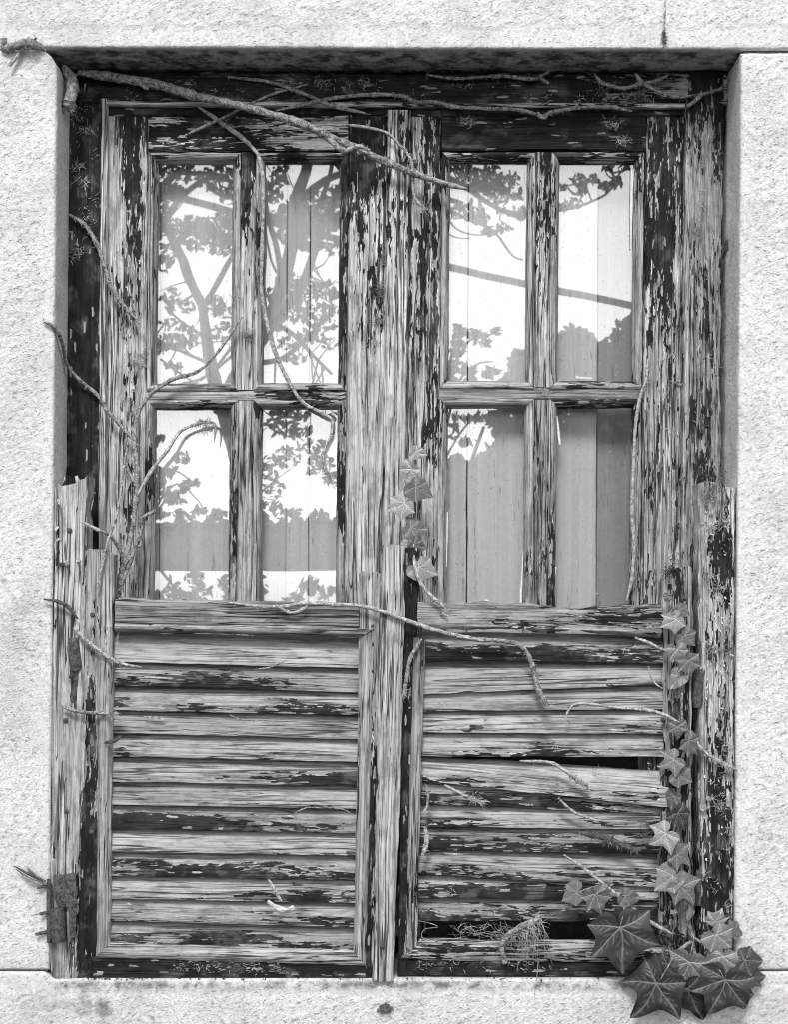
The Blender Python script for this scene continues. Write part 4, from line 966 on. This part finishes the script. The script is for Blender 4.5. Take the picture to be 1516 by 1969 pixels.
Lr = [(1286, 1146, 20, -20, .16, 3, Y0, (10, 0), None), (1306, 1172, 32, 55, .11, 1, Y0, (10, 20), None), (1300, 1190, 42, -55, .20, 0, Y0 - .004, (8, -15), None), (1318, 1222, 38, 55, .10, 0, Y0, (10, 20), None),
      (1303, 1248, 40, 20, .17, 1, Y0 - .006, (8, 0), None), (1324, 1270, 46, 12, .12, 0, Y0 - .012, (8, 12), None), (1310, 1300, 40, -50, .17, 3, Y0, (10, -35), None),
      (1304, 1396, 40, 8, .16, 2, Y0 - .002, (8, 0), None), (1324, 1426, 46, 50, .10, 0, Y0 - .008, (8, 15), None), (1298, 1460, 48, -58, .15, 2, Y0 - .004, (8, -10), None), (1306, 1490, 42, 55, .12, 1, Y0, (10, 10), None),
      (1298, 1530, 36, -25, .07, 3, Y0 + .006, (10, -50), None), (1304, 1564, 48, 35, .040, 0, Y0 - .010, (8, 10), None), (1282, 1602, 58, -48, .24, 2, Y0 - .018, (8, -12), None), (1302, 1642, 50, 60, .10, 2, Y0 - .010, (8, 10), None),
      (1295, 1684, 56, -60, .13, 1, Y0 - .014, (6, -10), None), (1309, 1702, 60, 45, .12, 2, Y0 - .020, (6, 10), None), (1326, 1748, 34, 45, .16, 3, Y0 - .012, (30, 30), None), (1296, 1752, 14, 10, .22, 2, Y0 - .008, (5, 0), None),
      (1378, 1772, 38, 170, .26, 0, -.026, (-20, 10), (1362, 1800)), (1378, 1796, 60, 42, .20, 1, -.034, (18, 5), (1345, 1800)), (1408, 1788, 36, 75, .09, 0, -.020, (20, 10), None), (1432, 1846, 56, 78, .05, 1, -.030, (6, 12), (1400, 1830)),
      (1392, 1838, 58, -10, .20, 1, -.026, (14, 5), None), (1324, 1850, 64, -12, .14, 0, -.034, (8, -4), (1336, 1790)), (1393, 1884, 80, -14, .045, 0, -.052, (4, 4), (1372, 1850)), (1422, 1908, 54, 12, .08, 1, -.034, (10, 8), None),
      (1266, 1889, 84, -30, .026, 2, -.040, (4, -6), (1300, 1830)), (1322, 1900, 62, 18, .030, 1, -.030, (6, 4), None), (1284, 1852, 50, -35, .030, 2, -.022, (8, -6), None), (1262, 1856, 44, -70, .03, 0, -.02, (8, -6), None),
      (1145, 1720, 54, 28, .10, 0, -.040, (4, 2), (1180, 1700)), (1110, 1716, 44, -70, .085, 1, -.028, (6, -12), (1160, 1700)), (1202, 1722, 40, 70, .07, 3, -.03, (10, 18), (1190, 1725)), (1192, 1785, 94, 12, .042, 0, -.048, (3, 2), (1202, 1735)),
      (1345, 1930, 44, 0, .02, 3, -.02, (10, 0), None), (1352, 1868, 54, 20, .05, 1, -.02, (10, 0), None), (1446, 1880, 40, 100, .05, 0, -.024, (10, 10), None)]
ivy('leafy ivy trailing up the right shutter edge and bunching over the sill corner', P(1340, 1885, -.01), [([(1345, 1890, .01), (1330, 1800, .0), (1318, 1740, .0), (1308, 1650, .004), (1303, 1560, .004), (1312, 1470, .002), (1320, 1420, .0), (1312, 1380, .0), (1312, 1300, -.004), (1304, 1230, -.004), (1294, 1150, -.002)], 4.5, 2),
     ([(1330, 1800, -.004), (1355, 1815, -.014), (1385, 1830, -.02), (1420, 1850, -.02)], 3.5, 2.5), ([(1330, 1810, -.004), (1300, 1832, -.014), (1280, 1860, -.018)], 3.5, 2.5), ([(1345, 1500, .0), (1348, 1555, .0), (1366, 1552, -.004)], 2.5, 3)], Lr)

# ------------------------------------------------------------------ what stands opposite and shows in the glass
def leaf_cloud(clusters, s, size, mat, name, parent, rnd, depth=.5, seedn=0):
    """clusters: (px,py,rx,ry,n): oval leaves gathered about points s metres out"""
    V, F = [], []
    for (px, py, rx, ry, n) in clusters:
        k = rk(s)
        for _ in range(n):
            a = rnd.uniform(0, 2 * math.pi); q = math.sqrt(rnd.random())
            ds = rnd.uniform(-depth, depth)
            c = RF(px + rx * q * math.cos(a), py + ry * q * math.sin(a), s + ds)
            u = Vector((rnd.gauss(0, 1), rnd.gauss(0, .6), rnd.gauss(0, 1))).normalized(); w = u.cross(Vector((rnd.gauss(0, 1), rnd.gauss(0, 1) + 1.2, rnd.gauss(0, 1)))).normalized()
            l = size * rnd.uniform(.6, 1.25) * .5; b = l * rnd.uniform(.38, .55); nn = u.cross(w) * l * .18
            i0 = len(V)
            V += [c - u * l, c - u * l * .35 + w * b + nn, c + u * l * .45 + w * b * .85 + nn, c + u * l * 1.05, c + u * l * .45 - w * b * .85 + nn, c - u * l * .35 - w * b + nn]
            F += [(i0, i0 + 1, i0 + 2, i0 + 3), (i0, i0 + 3, i0 + 4, i0 + 5)]
    return link(name, mesh(name, V, F, False), mat, parent)
LIMB_PTS = []
def limbs(paths, s, parent, name, mat='tree_bark'):
    for (pts, r0, r1) in paths: LIMB_PTS.extend([(q[0], q[1]) for q in catmull([(q[0], q[1], 0) for q in pts], 6)])
    for (pts, r0, r1) in paths:
        p = catmull([RF(q[0], q[1], s + (q[2] if len(q) > 2 else 0)) for q in pts], 6)
        V, F = tube_geo(p, np.linspace(r0, r1, len(p)) * rk(s), 8, rng.randrange(999), .10)
        link(name, mesh(name, V, F, True, 60), mat, parent); name = 'limb'
ST = 7.0
lr_ = random.Random(21)
tr = thing('broad_tree', 'spreading tree opposite the window, mirrored in the left panes', 'tree', (RF(500, 1150, ST).x, -ST, 0))
limbs([([(600, 230), (560, 0), (520, -300), (480, -700)], 14, 5), ([(560, 0), (300, -200), (0, -420), (-400, -600)], 9, 4), ([(540, -150), (700, -350), (800, -600)], 8, 4)], ST, tr, 'limb')
limbs([([(500, 1590), (490, 1250), (478, 1000), (458, 900), (428, 790), (405, 700), (396, 640), (388, 585)], 24, 9),
       ([(388, 585), (365, 540), (352, 500), (338, 470), (315, 430), (290, 380), (270, 300)], 10, 6), ([(388, 590), (410, 560), (432, 515), (450, 480), (480, 400)], 6, 4),
       ([(420, 800), (470, 700), (520, 620), (545, 540), (560, 480), (565, 400), (590, 320), (600, 230)], 16, 9), ([(530, 610), (575, 560), (600, 500), (620, 430), (655, 360), (700, 280)], 10, 6),
       ([(545, 540), (530, 470), (515, 420), (500, 330), (510, 240)], 7, 4), ([(560, 480), (600, 420), (630, 350), (640, 290)], 6, 4), ([(520, 620), (560, 640), (600, 680), (640, 720)], 6, 3),
       ([(338, 470), (370, 440), (410, 440), (450, 470)], 8, 5), ([(315, 430), (350, 380), (400, 345), (450, 350)], 7, 4), ([(300, 400), (330, 340), (380, 335), (440, 340)], 6, 4),
       ([(404, 700), (360, 680), (320, 660), (290, 640)], 4, 2), ([(404, 720), (440, 690), (470, 660)], 4, 2), ([(396, 650), (350, 620), (320, 590)], 4, 2), ([(410, 760), (350, 720), (310, 690)], 3, 2),
       ([(545, 540), (525, 510), (513, 470), (508, 430)], 3, 2), ([(530, 560), (550, 500), (570, 470)], 3, 2), ([(470, 700), (540, 690), (600, 640), (640, 600)], 6, 3),
       ([(560, 400), (640, 340), (740, 330), (830, 330), (890, 358), (930, 385), (975, 408), (1010, 420)], 8, 4), ([(890, 358), (940, 360), (985, 375), (1008, 385)], 4, 2), ([(800, 345), (850, 395), (900, 420), (950, 445), (985, 490), (1008, 500)], 5, 1.6),
       ([(975, 408), (1040, 410), (1075, 405), (1110, 398), (1145, 385), (1170, 370), (1190, 340)], 4, 1.8), ([(1110, 398), (1122, 370), (1118, 345)], 2, 1), ([(1140, 388), (1130, 360), (1128, 340)], 2, 1), ([(1165, 372), (1178, 345), (1172, 322)], 2, 1),
       ([(850, 395), (880, 440), (930, 452), (960, 440)], 2.2, 1.2), ([(830, 430), (875, 455), (905, 458)], 1.8, 1)], ST, tr, 'trunk')
cl = [(330, 335, 45, 25, 60), (420, 345, 40, 30, 50), (330, 372, 30, 18, 45), (300, 420, 30, 45, 60), (360, 435, 45, 18, 60), (410, 440, 45, 25, 70), (440, 400, 25, 35, 45), (430, 470, 30, 22, 50), (380, 470, 30, 10, 24), (325, 480, 20, 16, 20), (315, 505, 22, 16, 30),
      (330, 570, 24, 16, 26), (350, 590, 28, 16, 30), (410, 585, 22, 14, 30), (430, 600, 20, 18, 24), (350, 655, 34, 14, 40), (330, 625, 22, 12, 18), (370, 640, 20, 14, 18), (430, 640, 22, 20, 32), (335, 705, 16, 10, 16), (310, 660, 16, 20, 20),
      (540, 335, 20, 20, 26), (520, 370, 25, 25, 40), (590, 390, 35, 22, 50), (560, 410, 30, 18, 40), (530, 420, 25, 14, 30), (620, 430, 32, 22, 60), (590, 440, 35, 16, 50), (640, 390, 20, 30, 34), (560, 455, 30, 16, 40), (600, 470, 28, 14, 30), (640, 480, 18, 12, 16),
      (560, 540, 30, 16, 40), (600, 560, 40, 22, 60), (540, 570, 30, 22, 50), (570, 600, 45, 22, 80), (620, 610, 36, 26, 60), (640, 560, 18, 20, 20), (530, 620, 22, 14, 26), (600, 645, 30, 12, 26), (550, 660, 20, 12, 16), (640, 660, 20, 12, 16), (570, 690, 22, 10, 14),
      (555, 800, 40, 14, 50), (530, 820, 22, 18, 34), (570, 830, 28, 16, 40), (600, 860, 30, 14, 40), (550, 880, 24, 20, 36), (520, 900, 22, 22, 34), (620, 890, 25, 16, 30), (600, 900, 14, 22, 18), (525, 940, 18, 22, 22), (640, 920, 20, 18, 22), (630, 800, 20, 10, 10), (520, 970, 20, 10, 16),
      (895, 335, 24, 18, 46), (880, 322, 16, 12, 24), (945, 340, 24, 26, 70), (950, 365, 26, 14, 44), (925, 355, 18, 14, 30), (985, 345, 16, 14, 22), (990, 372, 16, 10, 16), (960, 385, 20, 8, 14), (1000, 408, 14, 12, 18), (970, 405, 14, 6, 8), (910, 405, 20, 18, 40), (925, 420, 16, 12, 22), (880, 398, 12, 10, 14), (945, 445, 10, 8, 10), (972, 438, 14, 9, 16), (935, 448, 8, 7, 8),
      (1085, 360, 8, 6, 8), (1115, 345, 14, 10, 18), (1138, 345, 12, 8, 14), (1120, 365, 12, 8, 12), (1100, 390, 12, 8, 10), (1165, 358, 12, 8, 14), (1185, 352, 12, 8, 12), (1170, 322, 12, 7, 10), (1200, 324, 14, 6, 10), (1085, 395, 8, 10, 8)]
cl = [(a, b, c, d, int(n * (1.9 if b < 480 and a < 660 else 1.15))) for a, b, c, d, n in cl]
V, F = [], []
for (cx, cy, rx_, ry_, n_) in cl:               # fine twigs carrying the leaves
    for _ in range(3):
        tx, ty = cx + lr_.uniform(-rx_, rx_), cy + lr_.uniform(-ry_, ry_)
        near = sorted(LIMB_PTS, key=lambda q: (q[0] - tx) ** 2 + (q[1] - ty) ** 2)[lr_.randrange(1, 9)]
        if math.hypot(near[0] - tx, near[1] - ty) > 130: continue
        m_ = ((near[0] + tx) / 2 + lr_.uniform(-9, 9), (near[1] + ty) / 2 + lr_.uniform(-9, 9))
        p_ = catmull([RF(near[0], near[1], ST), RF(m_[0], m_[1], ST + lr_.uniform(-.2, .2)), RF(tx, ty, ST + lr_.uniform(-.3, .3))], 4)
        tube_geo(p_, np.linspace(2.2, .8, len(p_)) * rk(ST), 5, 1, .1, V, F)
tag(link('twigs', mesh('twigs', V, F, False), 'tree_bark', tr), kind='stuff')
leaf_cloud(cl, ST, .055, 'foliage', 'crown', tr, lr_, .35)
# crown above, out of the reflected view
leaf_cloud([(420, 200, 260, 110, 500), (620, 120, 260, 130, 500), (760, 240, 130, 70, 160)], ST, .07, 'foliage', 'upper_crown', tr, lr_, .7)
leaf_cloud([(lr_.uniform(-1100, 900), lr_.uniform(-620, 110), 170, 120, 60) for _ in range(125)] + [(lr_.uniform(900, 1900), lr_.uniform(-500, 60), 150, 110, 60) for _ in range(18)], ST, .17, 'foliage', 'shade_crown', tr, lr_, 1.2)  # unseen canopy added to shade the upper panes, kept below the sun

sh = thing('flowering_shrub', 'open branching shrub opposite, mirrored low in the panes', 'shrub', (RF(330, 1150, 5.0).x, -5.0, 0))
limbs([([(250, 1640), (262, 1300), (275, 1100), (290, 1000), (305, 950), (320, 900), (350, 870)], 6, 2), ([(275, 1100), (300, 980), (340, 930), (380, 960), (392, 980)], 3, 1), ([(290, 1000), (320, 960), (345, 940)], 3, 1), ([(285, 960), (330, 905), (375, 930), (385, 935)], 2.4, 1), ([(275, 1050), (320, 1110), (345, 1140)], 4, 2), ([(262, 1300), (420, 1180), (445, 1110)], 4, 2)], 5.0, sh, 'trunk')
leaf_cloud([(320, 905, 20, 10, 26), (350, 880, 16, 10, 20), (365, 930, 22, 8, 20), (310, 940, 22, 14, 26), (330, 960, 24, 10, 26), (345, 945, 12, 8, 10), (305, 985, 22, 10, 26), (305, 845, 10, 8, 12), (330, 1130, 16, 20, 20), (350, 1150, 26, 16, 40), (385, 1140, 22, 18, 40), (375, 1110, 20, 10, 20), (430, 1130, 12, 20, 16), (440, 1150, 14, 14, 14), (300, 1150, 14, 10, 10)], 5.0, .05, 'foliage', 'crown', sh, lr_, .3)

sh2 = thing('leafy_shrub', 'leafy shrub opposite, mirrored left of the cable in the right casement', 'shrub', (RF(850, 1150, 6.0).x, -6.0, 0))
limbs([([(830, 1600), (836, 1300), (845, 1000), (850, 850), (862, 720), (875, 660)], 6, 2), ([(850, 850), (885, 730), (920, 700), (950, 695)], 3, 1.5), ([(862, 720), (900, 660), (930, 650), (955, 640)], 3, 1.4), ([(845, 900), (880, 840), (920, 790)], 3, 1.4), ([(845, 960), (900, 890), (905, 900)], 2.4, 1)], 6.0, sh2, 'trunk')
leaf_cloud([(880, 640, 14, 14, 26), (880, 670, 16, 16, 30), (905, 640, 10, 8, 12), (925, 650, 14, 10, 18), (955, 640, 10, 7, 12), (935, 662, 10, 6, 8), (875, 705, 12, 16, 20), (900, 712, 14, 14, 24), (870, 730, 12, 10, 14), (905, 730, 12, 8, 14), (950, 712, 14, 8, 16), (940, 722, 12, 6, 10), (890, 800, 22, 8, 14), (870, 830, 10, 18, 14), (900, 850, 20, 8, 12), (920, 800, 12, 12, 14), (985, 725, 8, 4, 6), (590, 1120, 16, 14, 24), (620, 1140, 30, 12, 36), (575, 1145, 14, 12, 16), (560, 1155, 14, 8, 12), (505, 1125, 8, 18, 10)] + [(lr_.uniform(285, 655), 990 + lr_.uniform(-10, 8), 9, 6, 5) for _ in range(34)], 6.0, .06, 'foliage', 'crown', sh2, lr_, .3)

def far_tree(label, px, top, rx, s, n, size, group):
    t = thing('background_tree', label, 'tree', (RF(px, 1150, s).x, -s, 0), group)
    k = rk(s); base = 1150 + ZC / k
    limbs([([(px, base), (px + 4, 1100), (px - 6, (top + 1150) / 2), (px + 3, top + 40)], 14, 4), ([(px, 1050), (px - rx * .5, 900), (px - rx * .7, 850)], 6, 3), ([(px, 1000), (px + rx * .4, 880), (px + rx * .6, 820)], 6, 3)], s, t, 'trunk')
    cs = []
    for _ in range(n):
        a = lr_.uniform(0, 2 * math.pi); q = math.sqrt(lr_.random()); cy = (top + 1180) / 2
        x_ = px + rx * q * math.cos(a) * 1.0; y_ = cy + (1180 - top) / 2 * q * math.sin(a)
        cs.append((x_, y_, rx * .19, rx * .15, 64))
    leaf_cloud(cs, s, size, 'foliage_far', 'crown', t, lr_, rx * k * .5)
G2 = 'dark trees behind the yard'
far_tree('rounded dark tree opposite, mirrored behind the lower right panes', 1080, 640, 130, 12.0, 210, .13, G2)
far_tree('tall dark tree opposite at the right, mirrored in the rightmost panes', 1250, 610, 130, 13.0, 210, .13, G2)
far_tree('bushy dark tree between the others opposite, mirrored low in the right panes', 1160, 760, 110, 10.5, 160, .13, G2)
far_tree('small round tree beside the shelter opposite, mirrored at the foot of the middle pane', 870, 895, 100, 10.0, 150, .12, G2)
far_tree('low dark tree opposite, mirrored in the lower middle pane', 1000, 840, 95, 11.0, 210, .13, G2)

# open shelter with a tiled roof
SR = 9.0
shel = thing('open_shelter', 'open shelter with scalloped tile roof opposite, mirrored low in the left panes', 'shelter', (RF(500, 1150, SR).x, -SR, 0))
k = rk(SR)
xa, xb = RF(120, 0, SR).x, RF(830, 0, SR).x; zlow = RF(0, 1098, SR).z; zhi = RF(0, 992, SR).z
link('fascia', box_mesh('fascia', xa, xb, -SR - .05, -SR, zlow, zhi - .05), 'roof_tile', shel)
Vt, Ft = [], []
nT = 26; tw = (xb - xa) / nT
for i in range(nT):                             # barrel tiles running up the slope
    dz = rng.uniform(-.035, .03)
    V, F = [], []; ns = 9
    for j, (yy, zz) in enumerate(((-SR + .12, zhi - .07), (-SR - 1.6, zhi - .30))):
        for q in range(ns):
            a = math.pi * q / (ns - 1); V.append((xa + tw * (i + .5) - math.cos(a) * tw * .5, yy, zz + dz + math.sin(a) * tw * .42))
    for q in range(ns - 1): F.append((q, q + 1, ns + q + 1, ns + q))
    F.append(tuple(range(ns))); F.append(tuple(reversed(range(ns, 2 * ns)))); F.append((0, ns, 2 * ns - 1, ns - 1))
    link('roof_tile', mesh('roof_tile', V, F, True, 40), 'roof_tile', shel)
for x_ in (xa + .1, xb - .1):
    for yy in (-SR - .1, -SR - 1.5): link('post', box_mesh('post', x_ - .06, x_ + .06, yy - .06, yy + .06, 0, zlow + .02), 'pole_wood', shel)

# overhead cable on two poles
SCB = 8.0
kc = rk(SCB)
a0, b0 = RF(-900, 60, SCB), RF(2500, 870, SCB)
pts = [RF(-900, 60, SCB), RF(-200, 240, SCB), RF(320, 375, SCB), (RF(445, 408, SCB)), RF(870, 516, SCB), RF(1220, 590, SCB), RF(1700, 705, SCB), RF(2500, 870, SCB)]
V, F = tube_geo(catmull(pts, 10), np.full(71, 7.2 * kc), 10, 2, .02)
cb = link('overhead_cable', mesh('overhead_cable', V, F, True, 60), 'cable'); tag(cb, 'thick straight cable slung opposite, mirrored as a slanting bar in the panes', 'cable')
for lab, q, top in (('wooden pole carrying the high end of the overhead cable', a0, .3), ('wooden pole carrying the low end of the overhead cable', b0, .3)):
    V, F = tube_geo(np.array([(q.x, q.y, z_) for z_ in np.linspace(0, q.z + top, 8)]), np.linspace(.12, .09, 8), 12, 5, .03)
    tag(link('cable_pole', mesh('cable_pole', V, F, True, 60), 'pole_wood'), lab, 'pole')
